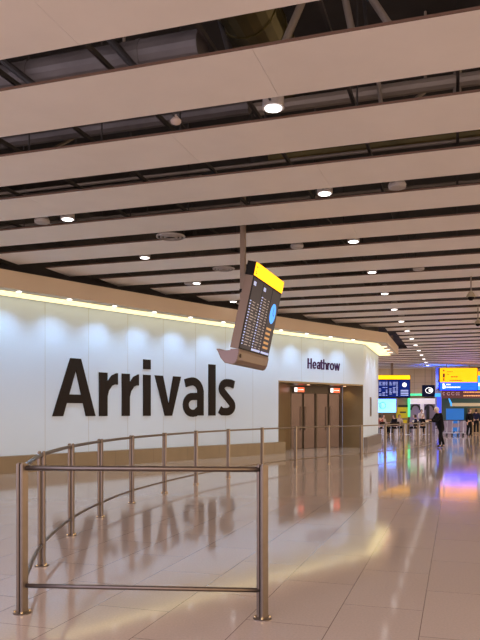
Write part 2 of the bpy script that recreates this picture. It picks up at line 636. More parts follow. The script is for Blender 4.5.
def path_off(d):
    pts = [wp(UC * i / 60, d).to_2d() for i in range(60)]
    pts.append(outer_corner(d))
    pts.append(CW + DIR2 * FL + N2 * d)
    return pts


def ribbon(bm, dA, zA, dB, zB, mi=0):
    A, B = path_off(dA), path_off(dB)
    ra = [bm.verts.new((p.x, p.y, zA)) for p in A]
    rb = [bm.verts.new((p.x, p.y, zB)) for p in B]
    for i in range(len(A) - 1):
        bm.faces.new((ra[i], ra[i + 1], rb[i + 1], rb[i])).material_index = mi
    return ra, rb


def band(bm, prof, mi=0):
    """closed profile swept along the wall: prof list of (d, z)"""
    paths = [path_off(d) for d, z in prof]
    rings = []
    for i in range(len(paths[0])):
        rings.append([bm.verts.new((paths[k][i].x, paths[k][i].y, prof[k][1])) for k in range(len(prof))])
    n = len(prof)
    for a, b in zip(rings, rings[1:]):
        for k in range(n):
            bm.faces.new((a[k], a[(k + 1) % n], b[(k + 1) % n], b[k])).material_index = mi
    bm.faces.new(rings[0][::-1]).material_index = mi
    bm.faces.new(rings[-1]).material_index = mi


bm = nb()
band(bm, [(1.0, ZT), (1.0, ZT + 0.42), (0.94, ZT + 0.42), (0.94, ZT)])
struct('trim_1', bm, M['fascia'], 'tan fascia band curving above the white wall')
bm = nb()
band(bm, [(0.0, ZT), (0.94, ZT), (0.94, ZT + 0.03), (0.0, ZT + 0.03)])
struct('trim_2', bm, M['fascia_light'], 'pale soffit of the light cove')
bm = nb()
band(bm, [(0.06, ZT - 0.012), (0.62, ZT - 0.012), (0.62, ZT), (0.06, ZT)])
tag(obj('cove_light_strip', bm, M['cove_led']), 'long warm light strip running along the top of the white wall', 'light strip')
# dark void wall above the cove
bm = nb()
band(bm, [(-0.1, ZT + 0.05), (0.0, ZT + 0.05), (0.0, 7.0), (-0.1, 7.0)])
struct('wall_void', bm, M['plenum'], 'dark wall inside the ceiling void')

u = upx(52) - 2.92
k = 0
while u < UC - 0.5:
    q = wp(u, 0.77, ZT - 0.016)
    bm = nb()
    lathe(bm, [(0.045, 0.0), (0.06, 0.004), (0.06, 0.016)], q, 20)
    tag(obj('cove_spotlight', bm, M['spot_disc']),
        'small round spotlight in the soffit above the lettered wall, %s from the left' % ORD1[k], 'spotlight', 'spotlights in the cove soffit')
    ld = bpy.data.lights.new('cove_lamp', 'SPOT')
    ld.energy = COVE_W
    ld.color = (0.52, 0.76, 1.0)
    ld.spot_size = math.radians(112)
    ld.spot_blend = 1.0
    ld.shadow_soft_size = 0.05
    lo = bpy.data.objects.new('cove_lamp', ld)
    COL.objects.link(lo)
    lo.location = q + Vector((0, 0, -0.03))
    tgt = wp(u, 0.0, 1.9)
    lo.rotation_euler = (tgt - lo.location).to_track_quat('-Z', 'Y').to_euler()
    u += 1.46
    k += 1
for k in range(3):
    q = fp(1.4 + 1.45 * k, 0.72, ZT - 0.016)
    bm = nb()
    lathe(bm, [(0.10, 0.0), (0.13, 0.004), (0.13, 0.016)], q, 20)
    tag(obj('cove_spotlight', bm, M['warm_disc']), 'warm round spotlight in the soffit past the wall corner, %s along' % ORD1[k],
        'spotlight', 'spotlights past the wall corner')
    ld = bpy.data.lights.new('cove_lamp', 'SPOT')
    ld.energy = COVE_W * 0.7
    ld.color = (0.8, 0.88, 1.0)
    ld.spot_size = math.radians(110)
    ld.spot_blend = 1.0
    ld.shadow_soft_size = 0.05
    lo = bpy.data.objects.new('cove_lamp', ld)
    COL.objects.link(lo)
    lo.location = q + Vector((0, 0, -0.03))
    tgt = fp(1.4 + 1.45 * k, 0.0, 2.6)
    lo.rotation_euler = (tgt - lo.location).to_track_quat('-Z', 'Y').to_euler()

# ------------------------------------------------------------------ wall lettering
BASE = 1.40


def letter_mesh(items, px0, px1, base, d0, d1):
    u0, u1 = upx(px0), upx(px1)
    w = u1 - u0
    b = nb()
    fn = lambda a, z, d: wp(u0 + a, d, base + z)
    for it in items(w):
        if it[0] == 'p':
            prism(b, it[1], fn, d0, d1)
        else:
            stroke(b, it[1], it[2], fn, d0, d1)
    return b


SW = 0.29
XH = 1.23


def gA(w):
    h = 1.57
    s = lambda L: [(a * w, b * h) for a, b in L]
    return [('p', s([(0, 0), (.235, 0), (.53, .80), (.53, 1), (.405, 1)])),
            ('p', s([(1, 0), (.65, 1), (.53, 1), (.53, .80), (.77, 0)])),
            ('p', s([(.24, .225), (.76, .225), (.72, .375), (.28, .375)]))]


def gr(w):
    st = SW * 0.98
    return [('p', [(0, 0), (st, 0), (st, XH), (0, XH)]),
            ('p', [(st * 0.8, 0.56), (st, 0.56), (st + .05, .72), (st + .16, .86), (st + .26, .90), (w, .90), (w, XH - .0), (st + .32, XH - .0), (st + .14, XH - .08), (st, XH - .26), (st * .8, XH - .3)])]


def gi(w):
    return [('p', [(0, 0), (w, 0), (w, XH), (0, XH)]), ('p', [(0, 1.40), (w, 1.40), (w, 1.69), (0, 1.69)])]


def gv(w):
    s = lambda L: [(a * w, b * XH) for a, b in L]
    return [('p', s([(0, 1), (.30, 1), (.52, .27), (.52, 0), (.38, 0)][::-1])),
            ('p', s([(1, 1), (.70, 1), (.52, .27), (.52, 0), (.65, 0)]))]


def ga(w):
    st = SW * 0.95
    out = []
    # right stem
    out.append(('p', [(w - st, 0), (w, 0), (w, .82), (w - st, .82)]))
    # top hook
    out.append(('s', [(.10, XH - .20)] + [(.10 + (w * .42 - .10) * f, XH - .20 + .08 * f) for f in (.5,)] + arc(w * .46, .76, w * .54 - st / 2, XH - .76 - .13, 95, 0, 12), st * .95))
    # bowl
    out.append(('s', [(w - st * .6, .62), (w * .60, .62)] + arc(w * .46, .345, w * .46 - .125, .27, 88, 270, 14) + [(w * .60, .085), (w - st * .7, .20)], .235))
    return out


def gl(w):
    return [('p', [(0, 0), (w, 0), (w, 1.69), (0, 1.69)])]


def gs(w):
    k = .125
    return [('s', [(w - .05, XH - .18), (w * .72, XH - .13)] + arc(w * .50, XH * .74, w * .50 - k, XH * .26 - k, 80, 225, 10) +
             [(w * .5, XH * .5)] + arc(w * .48, XH * .26, w * .52 - k, XH * .26 - k, 45, -95, 10) + [(w * .2, .13), (.04, .2)], .26)]


def ge(w, xh=.29, k=.055):
    return [('s', [(k, xh * .5), (w - k * .4, xh * .5)], k * .8), ('s', arc(w / 2, xh / 2, w / 2 - k / 2, xh / 2 - k / 2, 0, 315, 16), k)]


def gaa(w, xh=.29, k=.055):
    return [('p', [(w - k, 0), (w, 0), (w, xh * .75), (w - k, xh * .75)]),
            ('s', [(k * .6, xh - k)] + arc(w * .5, xh * .68, w * .5 - k / 2, xh * .32 - k / 2, 110, 0, 8), k),
            ('s', [(w - k * .6, xh * .55)] + arc(w * .45, xh * .3, w * .45 - k / 2, xh * .27 - k / 3, 90, 300, 10) + [(w - k * .6, xh * .18)], k)]


def gH(w, h=.40, k=.06):
    return [('p', [(0, 0), (k, 0), (k, h), (0, h)]), ('p', [(w - k, 0), (w, 0), (w, h), (w - k, h)]), ('p', [(k * .8, h * .44), (w - k * .8, h * .44), (w - k * .8, h * .58), (k * .8, h * .58)])]


def gt(w, xh=.29, k=.055):
    return [('s', [(w * .4, xh * 1.3), (w * .4, xh * .25)] + arc(w * .4 + .05, xh * .2, .05, xh * .13, 180, 280, 6) + [(w, k / 2)], k), ('p', [(0, xh - k), (w, xh - k), (w, xh), (0, xh)])]


def gh(w, xh=.29, k=.055):
    return [('p', [(0, 0), (k, 0), (k, .41), (0, .41)]), ('s', [(k * .6, xh * .7)] + arc(w * .52, xh * .62, w * .48 - k / 2, xh * .38 - k / 2, 150, 0, 8) + [(w - k / 2, 0)], k)]


def grr(w, xh=.29, k=.055):
    return [('p', [(0, 0), (k, 0), (k, xh), (0, xh)]), ('s', [(k * .6, xh * .6), (k * 1.4, xh * .82), (w, xh - k / 2)], k)]


def go(w, xh=.29, k=.055):
    return [('s', arc(w / 2, xh / 2, w / 2 - k / 2, xh / 2 - k / 2, 0, 360, 20), k)]


def gw(w, xh=.29, k=.05):
    return [('s', [(k / 2, xh), (w * .28, 0)], k), ('s', [(w * .28, 0), (w * .5, xh)], k), ('s', [(w * .5, xh), (w * .72, 0)], k), ('s', [(w * .72, 0), (w - k / 2, xh)], k)]


t = thing('arrivals_lettering', 'huge black raised letters reading Arrivals on the curved white wall', 'lettering', wp(upx(143), 0.0, BASE))
for g, a, b in ((gA, 51.9, 94.8), (gr, 98.7, 117.2), (gr, 121.4, 138.4), (gi, 143, 150.2), (gv, 154.4, 180.6), (ga, 182.4, 203), (gl, 208.4, 215.2), (gs, 218.8, 234.6)):
    o = obj('letter', letter_mesh(g, a, b, BASE, 0.001, 0.035), M['letter'], t)
    o.matrix_parent_inverse = Matrix.Translation(-Vector(t.location))
t = thing('heathrow_lettering', 'small dark purple raised letters reading Heathrow above the doors', 'lettering', wp(upx(323), 0.0, 3.2))
for g, a, b in ((gH, 307.3, 311.6), (ge, 312.4, 316.2), (gaa, 316.8, 320.0), (gt, 320.4, 322.6), (gh, 323.2, 326.6), (grr, 327.3, 329.4), (go, 329.8, 333.6), (gw, 334.0, 339.6)):
    o = obj('letter', letter_mesh(g, a, b, 3.20, 0.001, 0.03), M['letter_purple'], t)
    o.matrix_parent_inverse = Matrix.Translation(-Vector(t.location))

# ------------------------------------------------------------------ slat ceiling
PITCH = 1.597
SWID = 1.04
HC = 5.0
FAR0 = 5.68
TR = 11.0
ends = {5: -9.87, 6: -9.48, 7: -8.92, 8: -8.21, 9: -7.44, 10: -6.72, 11: -6.0, 12: -5.24, 13: -4.48, 14: -3.67, 15: -2.8}


def words(i):
    if i < len(ORD):
        return ORD[i]
    return None


k = -2
i = 0
while True:
    far = FAR0 + PITCH * k
    if far > 56.5:
        break
    if k in ends:
        t0 = ends[k]
    elif k < 5:
        t0 = -11.5
    elif far < 38:
        t0 = -2.5
    else:
        t0 = -9.0
    bm = nb()
    # slat board with an upturned lip on its near edge; narrow joints every 4.8 m
    tt = t0
    js = [x for x in [-12 + 4.79 * q + (0.55 if k % 2 else -1.0) for q in range(8)] if t0 + 0.6 < x < TR - 0.6]
    cuts = [t0] + js + [TR]
    for a, b in zip(cuts, cuts[1:]):
        prism(bm, [(a + 0.0016, 0), (b - 0.0016, 0), (b - 0.0016, SWID), (a + 0.0016, SWID)], lambda p, q, d, far=far: TS(p, far - SWID + q, HC + d), 0, 0.02)
    prism(bm, [(t0, 0), (TR, 0), (TR, 0.012), (t0, 0.012)], lambda p, q, d, far=far: TS(p, far - SWID - 0.012 + q, HC + d), 0, 0.026, 1)
    prism(bm, [(t0, 0), (TR, 0), (TR, SWID - 0.1), (t0, SWID - 0.1)], lambda p, q, d, far=far: TS(p, far - SWID + 0.05 + q, HC + d), 0.021, 0.03)
    o = obj('ceiling_panel', bm, [M['slat'], M['slat_edge']])
    vis = k + 1    # k = 0 is the slat filling the top left corner
    if k < 0:
        lab = 'wide beige ceiling panel overhead, nearest to the viewer' if k == -1 else 'beige ceiling panel behind the viewer'
        if k == -2:
            bpy.data.objects.remove(o)
            k += 1
            continue
        lab = 'wide beige ceiling panel just out of the top left corner'
    elif k == 0:
        lab = 'broadest beige ceiling panel, filling the top left corner of the photo'
    elif k < 14:
        lab = 'beige ceiling panel, %s one counted down from the top left corner panel' % ORD1[k]
    elif far < 37:
        lab = 'thin looking beige ceiling panel ending beside the far end of the cove'
    else:
        lab = 'distant beige ceiling panel beyond the end of the cove'
    tag(o, lab, 'ceiling panel', 'beige slatted ceiling panels')
    k += 1

# void above: slab, beams, carriers, ducts
bm = nb()
box(bm, -14, 14, -2, 58, 7.0, 7.2, mtx=Matrix.Rotation(ROT, 4, 'Z'))
struct('ceiling', bm, M['plenum'], 'dark structural slab above the slatted ceiling')
bm = nb()
# closing wall of the void at the far end
prism(bm, [(-14, 57), (14, 57), (14, 57.2), (-14, 57.2)], lambda a, b, d: TS(a, b, d), 5.0, 7.0)
struct('wall_void_end', bm, M['plenum'], 'dark end of the ceiling void')

n = 0
tpos = -10.6
while tpos < 6:
    bm = nb()
    prism(bm, [(-0.018, 5.16), (0.018, 5.16), (0.018, 5.21), (-0.018, 5.21)], lambda a, b, d, tp=tpos: TS(tp + a, d, b), 1.5, 24)
    hs = 2.0
    while hs < 24:
        tube(bm, [TS(tpos, hs, 5.22), TS(tpos, hs, 6.99)], 0.012, 5)
        hs += 3.2
    tag(obj('ceiling_carrier', bm, M['strut']), 'dark steel carrier rail with hangers above the panels, %s from the left' % ORD1[n], 'carrier rail', 'carrier rails above the slatted ceiling')
    tpos += 1.18
    n += 1


def cyl_between(name, lab, cat, a, b, r, m, seg=20, rings=0, grp=None):
    bm = nb()
    tube(bm, [a, b], r, seg)
    if rings:
        for q in range(rings):
            c = a.lerp(b, (q + .5) / rings)
            dd = (b - a).normalized() * 0.03
            tube(bm, [c - dd, c + dd], r * 1.04, seg)
    return tag(obj(name, bm, m, smooth=False), lab, cat, grp)


def U(px, py, z):
    """point at height z (in the ceiling void) on the sight line through a pixel"""
    Y = (z - EYE) * F / (HZ - py)
    return P(px, py, Y)


def run(px, py, z, t0, t1):
    """ends of a run parallel to the panels, at height z, passing over the spot seen at a pixel"""
    q = U(px, py, z)
    s_ = q.x * SN + q.y * CS
    return TS(t0, s_, z), TS(t1, s_, z)


D = [
    ('air_duct', 'wide dull duct seen at the left of the top gap', 'duct', *run(90, 68, 5.95, -11, -2.95), .22, M['duct_dark'], 5),
    ('air_duct', 'large round metal duct in the top gap left of the slanting pipe', 'duct', U(256, 26, 6.3) - TS(0, 1.1), U(256, 26, 6.3) + TS(0, 1.3), .36, M['duct'], 5),
    ('air_duct', 'large dark metal duct at the right of the top gap', 'duct', *run(430, 6, 6.3, 0.8, 9), .36, M['duct'], 5),
    ('air_duct', 'grey duct running above the left of the second gap', 'duct', *run(100, 128, 5.7, -11, -2.7), .10, M['duct_dark'], 8),
    ('air_duct', 'tan duct behind the nearest downlight', 'duct', *run(380, 92, 5.6, -2.6, 8), .085, M['pipe'], 8),
    ('water_pipe', 'thin pipe above the left of the third gap', 'pipe', *run(60, 192, 5.4, -11, -4), .03, M['pipe'], 0),
    ('air_duct', 'dull duct above the right of the third gap', 'duct', *run(400, 142, 5.8, -3, 8), .09, M['duct'], 10),
    ('water_pipe', 'thin grey pipe above the third gap', 'pipe', *run(240, 166, 5.4, -11, 8), .025, M['pipe'], 0),
    ('water_pipe', 'thin pipe above the fourth gap', 'pipe', *run(240, 204, 5.4, -11, 8), .025, M['pipe'], 0),
    ('air_duct', 'olive duct above the sixth gap', 'duct', *run(170, 247, 5.9, -9, -4), .10, M['duct'], 8),
    ('water_pipe', 'slanting pale pipe right of the round duct in the top gap', 'pipe', U(309, -14, 6.5), U(279, 56, 5.5), .045, M['pipe'], 0),
    ('water_pipe', 'upright pale pipe in the top gap', 'pipe', U(340, -25, 6.6), U(356, 50, 5.5), .040, M['pipe'], 0),
    ('water_pipe', 'slanting pale pipe at the right of the top gap', 'pipe', U(358, -22, 6.5), U(402, 44, 5.5), .04, M['pipe'], 0),
    ('water_pipe', 'dark slanting pipe at the left end of the top gap', 'pipe', U(-8, 52, 6.2), U(50, 98, 5.4), .045, M['strut'], 0),
    ('water_pipe', 'dark slanting pipe above the left half of the top gap', 'pipe', U(100, 28, 6.2), U(142, 76, 5.4), .045, M['strut'], 0),
    ('cable_bundle', 'dark cable bundle hanging in the middle of the top gap', 'cables', U(214, 0, 6.4), U(232, 64, 5.5), .03, M['strut'], 0),
    ('cable_bundle', 'thin dark cables beside the upright pale pipe', 'cables', U(362, -22, 6.6), U(368, 46, 5.5), .02, M['strut'], 0),
    ('water_pipe', 'upright post in the second gap at the right', 'pipe', U(377, 70, 5.8), U(381, 104, 5.3), .025, M['pipe'], 0),
    ('water_pipe', 'pale upright pipe near the right end of the second gap', 'pipe', U(458, 52, 6.1), U(457, 96, 5.4), .05, M['pipe'], 0),
]
for nm, lab, cat, a, b, r, m, rg in D:
    cyl_between(nm, lab, cat, a, b, r, m, 20 if r > .1 else 10, rg)
# slanting braces seen through the gaps on the left
for k_, (tt_, ss_) in enumerate(((-7.4, 5.2), (-5.6, 5.3), (-8.1, 7.2), (-4.7, 7.2), (-6.3, 8.6), (-0.9, 8.7))):
    bm = nb()
    tube(bm, [TS(tt_, ss_, 5.1), TS(tt_ + 0.5, ss_ + 0.9, 5.9)], 0.03, 6)
    tube(bm, [TS(tt_ + 0.5, ss_ + 0.9, 5.9), TS(tt_ + 0.5, ss_ + 0.9, 6.99)], 0.02, 6)
    tag(obj('void_brace', bm, M['pipe']), 'thin slanting steel brace in the ceiling void, %s of the row' % ORD1[k_], 'brace', 'braces in the ceiling void')
# small lamps working in the ceiling void
for t_, s_ in ((-3.0, 6.2), (2.2, 7.9), (-7.5, 7.8)):
    pass

# ------------------------------------------------------------------ downlights
def downlight(t_, s_, lab, grp, lamp=True):
    q = TS(t_, s_, HC - 0.0)
    th = thing('downlight', lab, 'downlight', q, 0, grp)
    b = nb()
    lathe(b, [(0.098, 0.0), (0.125, -0.004), (0.125, 0.10), (0.11, 0.25), (0.07, 0.27)], (0, 0, 0), 28)
    obj('can', b, M['grey_disc'], th, smooth=False)
    b = nb()
    box(b, -.012, .012, -.36, .36, .031, .036, mtx=Matrix.Rotation(ROT, 4, 'Z'))
    obj('mounting_strap', b, M['strut'], th)
    b = nb()
    lathe(b, [(0.096, -0.012), (0.096, -0.004)], (0, 0, 0), 28)
    obj('lens', b, M['down_disc'], th)
    if lamp:
        ld = bpy.data.lights.new('downlight_lamp', 'SPOT')
        ld.energy = DOWN_W if s_ < 12 else DOWN_W * (2.6 if s_ < 20 else 4.2)
        ld.color = (1.0, 0.87, 0.76)
        ld.spot_size = math.radians(125)
        ld.spot_blend = 0.9
        ld.shadow_soft_size = 0.09
        lo = bpy.data.objects.new('downlight_lamp', ld)
        COL.objects.link(lo)
        lo.parent = th
        lo.location = (0, 0, -0.05)


i = 0
s_ = 7.53
while s_ < 54:
    downlight(-2.0, s_, 'round bright downlight in the centre row, %s from the viewer' % ORD1[i] if i else 'largest round bright downlight, nearest in the centre row', 'centre row of downlights')
    s_ += 2 * PITCH
    i += 1
for i in range(4):
    downlight(-6.7, 10.73 + i * 2 * PITCH, ['round downlight at the left above the A, nearest of the left row', 'second round downlight of the left row, above the middle letters',
              'third round downlight of the left row', 'farthest downlight of the left row, beside the hanging display'][i], 'left row of downlights', i < 3)
for i in range(9):
    downlight(2.7, 4.35 + i * 3 * PITCH, 'downlight of the right hand row, %s from the viewer' % ORD1[i] , 'right row of downlights')
downlight(-6.7, 4.35, 'downlight above the left foreground, out of view', 'left row of downlights')
downlight(-2.0, 1.15, 'downlight overhead behind the viewer', 'centre row of downlights')

# unlit sensors / ring diffusers
for i, (t_, s_, r_) in enumerate(((-5.38, 12.35, .29), (-5.36, 15.5, .27))):
    th = thing('ring_diffuser', ['large round ringed air diffuser above the letters', 'round ringed air diffuser just left of the display pole'][i], 'air diffuser', TS(t_, s_, HC - 0.03), 0, 'ringed ceiling diffusers')
    for nm, r0, r1, z0 in (('outer_ring', r_, r_ - .035, 0), ('middle_ring', r_ - .075, r_ - .105, -0.005), ('inner_ring', r_ - .15, r_ - .18, -0.008)):
        b = nb()
        n = 28
        R = [[b.verts.new((r * math.cos(2 * PI * q / n), r * math.sin(2 * PI * q / n), z)) for q in range(n)] for r, z in ((r0, z0), (r1, z0 - .012), (r1, z0 + .02), (r0, z0 + .02))]
        for a_, b_ in zip(R, R[1:] + R[:1]):
            for q in range(n):
                b.faces.new((a_[q], a_[(q + 1) % n], b_[(q + 1) % n], b_[q]))
        obj(nm, b, M['grey_disc'], th)
    b = nb()
    lathe(b, [(r_ * .9, 0.022), (r_ * .9, 0.12)], (0, 0, 0), 24)
    obj('neck', b, M['black'], th)
for i, (t_, s_) in enumerate(((-0.87, 10.75), (-0.87, 17.1), (-3.2, 14.0), (-7.25, 10.75), (-6.9, 17.1))):
    b = nb()
    lathe(b, [(0.07, -0.03), (0.13, -0.015), (0.14, 0.03), (0.11, 0.09), (0.05, 0.14)], TS(t_, s_, HC), 20)
    box(b, -.012, .012, -.36, .36, .031, .036, mtx=Matrix.Translation(TS(t_, s_, HC)) @ Matrix.Rotation(ROT, 4, 'Z'))
    tag(obj('ceiling_sensor', b, M['grey_disc']), ['grey unlit round fitting to the right of the centre downlights', 'small grey unlit fitting far right of the centre row', 'grey unlit fitting left of the centre row',
        'grey unlit fitting beside the leftmost downlight', 'grey unlit fitting beside the third left downlight'][i], 'ceiling fitting')
q = TS(-3.2, 7.5, HC)
b = nb()
lathe(b, [(0.02, -0.05), (0.06, -0.03), (0.065, 0.0), (0.03, 0.04), (0.012, 0.06), (0.012, 0.07)], q, 16)
box(b, -.006, .006, -.36, .36, .031, .036, 1, mtx=Matrix.Translation(q) @ Matrix.Rotation(ROT, 4, 'Z'))
tag(obj('smoke_detector', b, [M['shirt_white'], M['strut']]), 'small white detector hanging in the second gap', 'smoke detector')

# dome cameras on drop poles
for i, (px, Y) in enumerate(((471, 17.4), (478, 22.6))):
    X = (px - 240) / F * Y
    th = thing('dome_camera', ['hanging dome camera on a drop pole at the right edge', 'farther hanging dome camera lower at the right edge'][i], 'security camera', (X, Y, 4.49), 0, 'dome cameras on drop poles')
    b = nb()
    tube(b, [(0, 0, 0.12), (0, 0, 0.62)], 0.018, 8)
    obj('drop_pole', b, M['pipe'], th)
    b = nb()
    lathe(b, [(0.02, 0.14), (0.05, 0.11), (0.10, 0.03), (0.125, -0.01), (0.10, -0.03)][::-1], (0, 0, 0), 20)
    obj('housing', b, M['dome'], th, smooth=False)
    b = nb()
    lathe(b, [(0.085 * math.cos(a_ * PI / 12), -0.03 - 0.085 * math.sin(a_ * PI / 12)) for a_ in range(6)], (0, 0, 0), 20)
    obj('dome', b, M['black'], th, smooth=True)

# ------------------------------------------------------------------ hanging display (double sided tray sign)
ST, SS = -3.695, 11.52     # lower front edge of the near end
LSG = 1.99


def sg(s, t, z):
    """sign local frame: s along it, t out from the screen foot, z above the screen foot"""
    return Vector((t, s, z))


th = thing('flight_display', 'hanging tilted flight information display with yellow header on a ceiling pole', 'display', TS(ST, SS, 2.64), ROT)
TILT = 0.334 / 1.53


def onscr(a, h, d):
    """a along the screen, h up its tilted face, d out of it"""
    cz = math.cos(math.atan(TILT))
    sz = math.sin(math.atan(TILT))
    return Vector((h * sz + d * cz, a, h * cz - d * sz))


HS = 1.57


def fbox(bm, a0, a1, h0, h1, d0, d1, f=onscr, mi=0):
    v = [bm.verts.new(f(a, h, d)) for d in (d0, d1) for a, h in ((a0, h0), (a1, h0), (a1, h1), (a0, h1))]
    for q in ((3, 2, 1, 0), (4, 5, 6, 7), (0, 1, 5, 4), (1, 2, 6, 5), (2, 3, 7, 6), (3, 0, 4, 7)):
        bm.faces.new([v[i] for i in q]).material_index = mi


b = nb()
fbox(b, 0.0, LSG, 0.0, HS - 0.25, -0.17, -0.012)
obj('casing', b, M['housing'], th)
b = nb()
fbox(b, 0.0, LSG, HS - 0.25, HS, -0.17, -0.006)
obj('header_box', b, M['black'], th)
b = nb()
fbox(b, 0.0, LSG, HS - 0.235, HS - 0.005, -0.006, 0.004)
hd = obj('header_panel', b, M['yellow_lit'], th)
hd['label'] = 'lit yellow header panel'
b = nb()
# small pictogram (arrow and dot) at the near end of the header
stroke(b, [(0.05, HS - 0.06), (0.10, HS - 0.10), (0.14, HS - 0.06)], 0.018, lambda a, h, d: onscr(a, h, d), 0.004, 0.006)
stroke(b, [(0.10, HS - 0.13), (0.06, HS - 0.17), (0.10, HS - 0.20), (0.15, HS - 0.17)], 0.018, lambda a, h, d: onscr(a, h, d), 0.004, 0.006)
obj('pictogram', b, M['ink_dark'], hd)
b = nb()
fbox(b, 0.0, LSG, 0.0, HS - 0.25, -0.012, -0.004)
obj('bezel', b, M['black'], th)
cw = (LSG - 0.04) / 3
for c in range(3):
    a0 = 0.02 + c * cw + 0.015
    a1 = 0.02 + (c + 1) * cw - 0.015
    b = nb()
    fbox(b, a0, a1, 0.03, HS - 0.27, -0.004, 0.002)
    s_o = obj('screen', b, M['screen'], th)
    rw = nb()
    rg = nb()
    rnd = random.Random(3 + c)
    if c < 2:
        for r_ in range(19):
            h = 0.10 + r_ * 0.052
            if r_ > 15 and c == 0:
                continue
            L = rnd.uniform(.06, .10)
            fbox(rw, a0 + 0.02, a0 + 0.02 + L, h, h + 0.020, 0.002, 0.004)
            fbox(rg, a0 + 0.18, a0 + 0.18 + rnd.uniform(.12, .24), h, h + 0.014, 0.002, 0.004)
            fbox(rg, a1 - 0.15, a1 - 0.15 + rnd.uniform(.07, .13), h, h + 0.014, 0.002, 0.004)
        if c == 1:
            fbox(rw, a0 + 0.02, a1 - 0.02, 0.035, 0.075, 0.002, 0.004)
        fbox(rw, a0 + .04, a0 + .18, HS - .40, HS - .33, 0.002, 0.004)
        obj('flight_rows', rg, M['px_grey'], s_o)
        obj('flight_times', rw, M['px_white'], s_o)
    else:
        cx, cy = (a0 + a1) / 2, 0.86
        prism(rw, arc(cx, cy, .20, .20, 0, 350, 30), lambda a, h, d: onscr(a, h, d), 0.002, 0.004)
        obj('clock_face', rw, M['px_blue'], s_o)
        hh = nb()
        stroke(hh, [(cx, cy), (cx, cy + .12)], .02, lambda a, h, d: onscr(a, h, d), 0.004, 0.006)
        stroke(hh, [(cx, cy), (cx + .09, cy - .04)], .02, lambda a, h, d: onscr(a, h, d), 0.004, 0.006)
        obj('clock_hands', hh, M['ink_dark'], s_o)
        for r_ in range(5):
            h = 0.14 + r_ * 0.095
            fbox(rg, a0 + 0.08, a1 - 0.08 - rnd.uniform(0, .15), h, h + 0.045, 0.002, 0.004)
        obj('notice_rows', rg, M['px_amber'], s_o)
        bb = nb()
        fbox(bb, a0 + 0.02, a1 - 0.02, 0.035, 0.075, 0.002, 0.004)
        obj('footer_bar', bb, M['px_white'], s_o)
# tray under the screens
prof = [(0.0, 0.0), (0.005, -0.05), (-0.03, -0.19), (-0.07, -0.255), (-0.12, -0.275), (-0.27, -0.245), (-0.35, -0.15), (-0.40, -0.03), (-0.425, 0.0), (-0.425, 0.012), (-0.37, 0.012), (-0.36, -0.02), (-0.16, -0.02), (-0.16, 0.0)]
b = nb()
prism(b, prof, lambda t_, z_, d: Vector((t_, d, z_)), 0.0, LSG)
b.faces.ensure_lookup_table()
obj('tray', b, M['housing'], th)
b = nb()
prism(b, [(p_[0] * .93 - .012, p_[1] * .93 - .006) for p_ in prof], lambda t_, z_, d: Vector((t_, d, z_)), -0.006, 0.0)
obj('tray_end_cap', b, M['housing_in'], th)
b = nb()
tube(b, [Vector((-0.005, 0.10, -0.12)), Vector((0.012, 0.10, -0.12))], 0.035, 14)
obj('lock', b, M['steel_dark'], th)
# pole
b = nb()
PT = -0.19
box(b, PT - 0.045, PT + 0.045, 0.80, 0.90, 0.0, 3.0)
obj('pole', b, M['pole'], th)
b = nb()
box(b, PT - 0.05, PT + 0.30, 0.78, 0.92, 1.15, 1.22)
box(b, PT - 0.05, PT + 0.10, 0.78, 0.92, 0.25, 0.32)
obj('bracket', b, M['black'], th)

# ------------------------------------------------------------------ railing
posts = [(-1.63, 5.065), (0.163, 4.93)]
main = [(-1.63, 5.065), (-1.94, 6.62), (-2.06, 8.26), (-2.0, 9.70), (-1.79, 11.2), (-1.41, 12.65), (-0.92, 14.15), (-0.27, 15.65), (0.56, 17.1),
        (1.52, 18.55), (2.59, 19.85), (3.77, 21.1), (4.88, 22.75), (5.83, 24.1), (6.76, 25.7), (7.50, 27.1), (7.98, 28.3)]


def catmull(pts, n=8):
    out = []
    p = [Vector(a) for a in pts]
    for i in range(len(p) - 1):
        p0 = p[i - 1] if i else p[i] * 2 - p[i + 1]
        p3 = p[i + 2] if i + 2 < len(p) else p[i + 1] * 2 - p[i]
        for k in range(n):
            t = k / n
            out.append(0.5 * ((2 * p[i]) + (-p0 + p[i + 1]) * t + (2 * p0 - 5 * p[i] + 4 * p[i + 1] - p3) * t * t + (-p0 + 3 * p[i] - 3 * p[i + 1] + p3) * t ** 3))
    out.append(p[-1])
    return out


rl = thing('railing', 'long curving brushed metal railing crossing the hall floor', 'railing', (-1.63, 5.065, 0))
RL = Vector(rl.location)


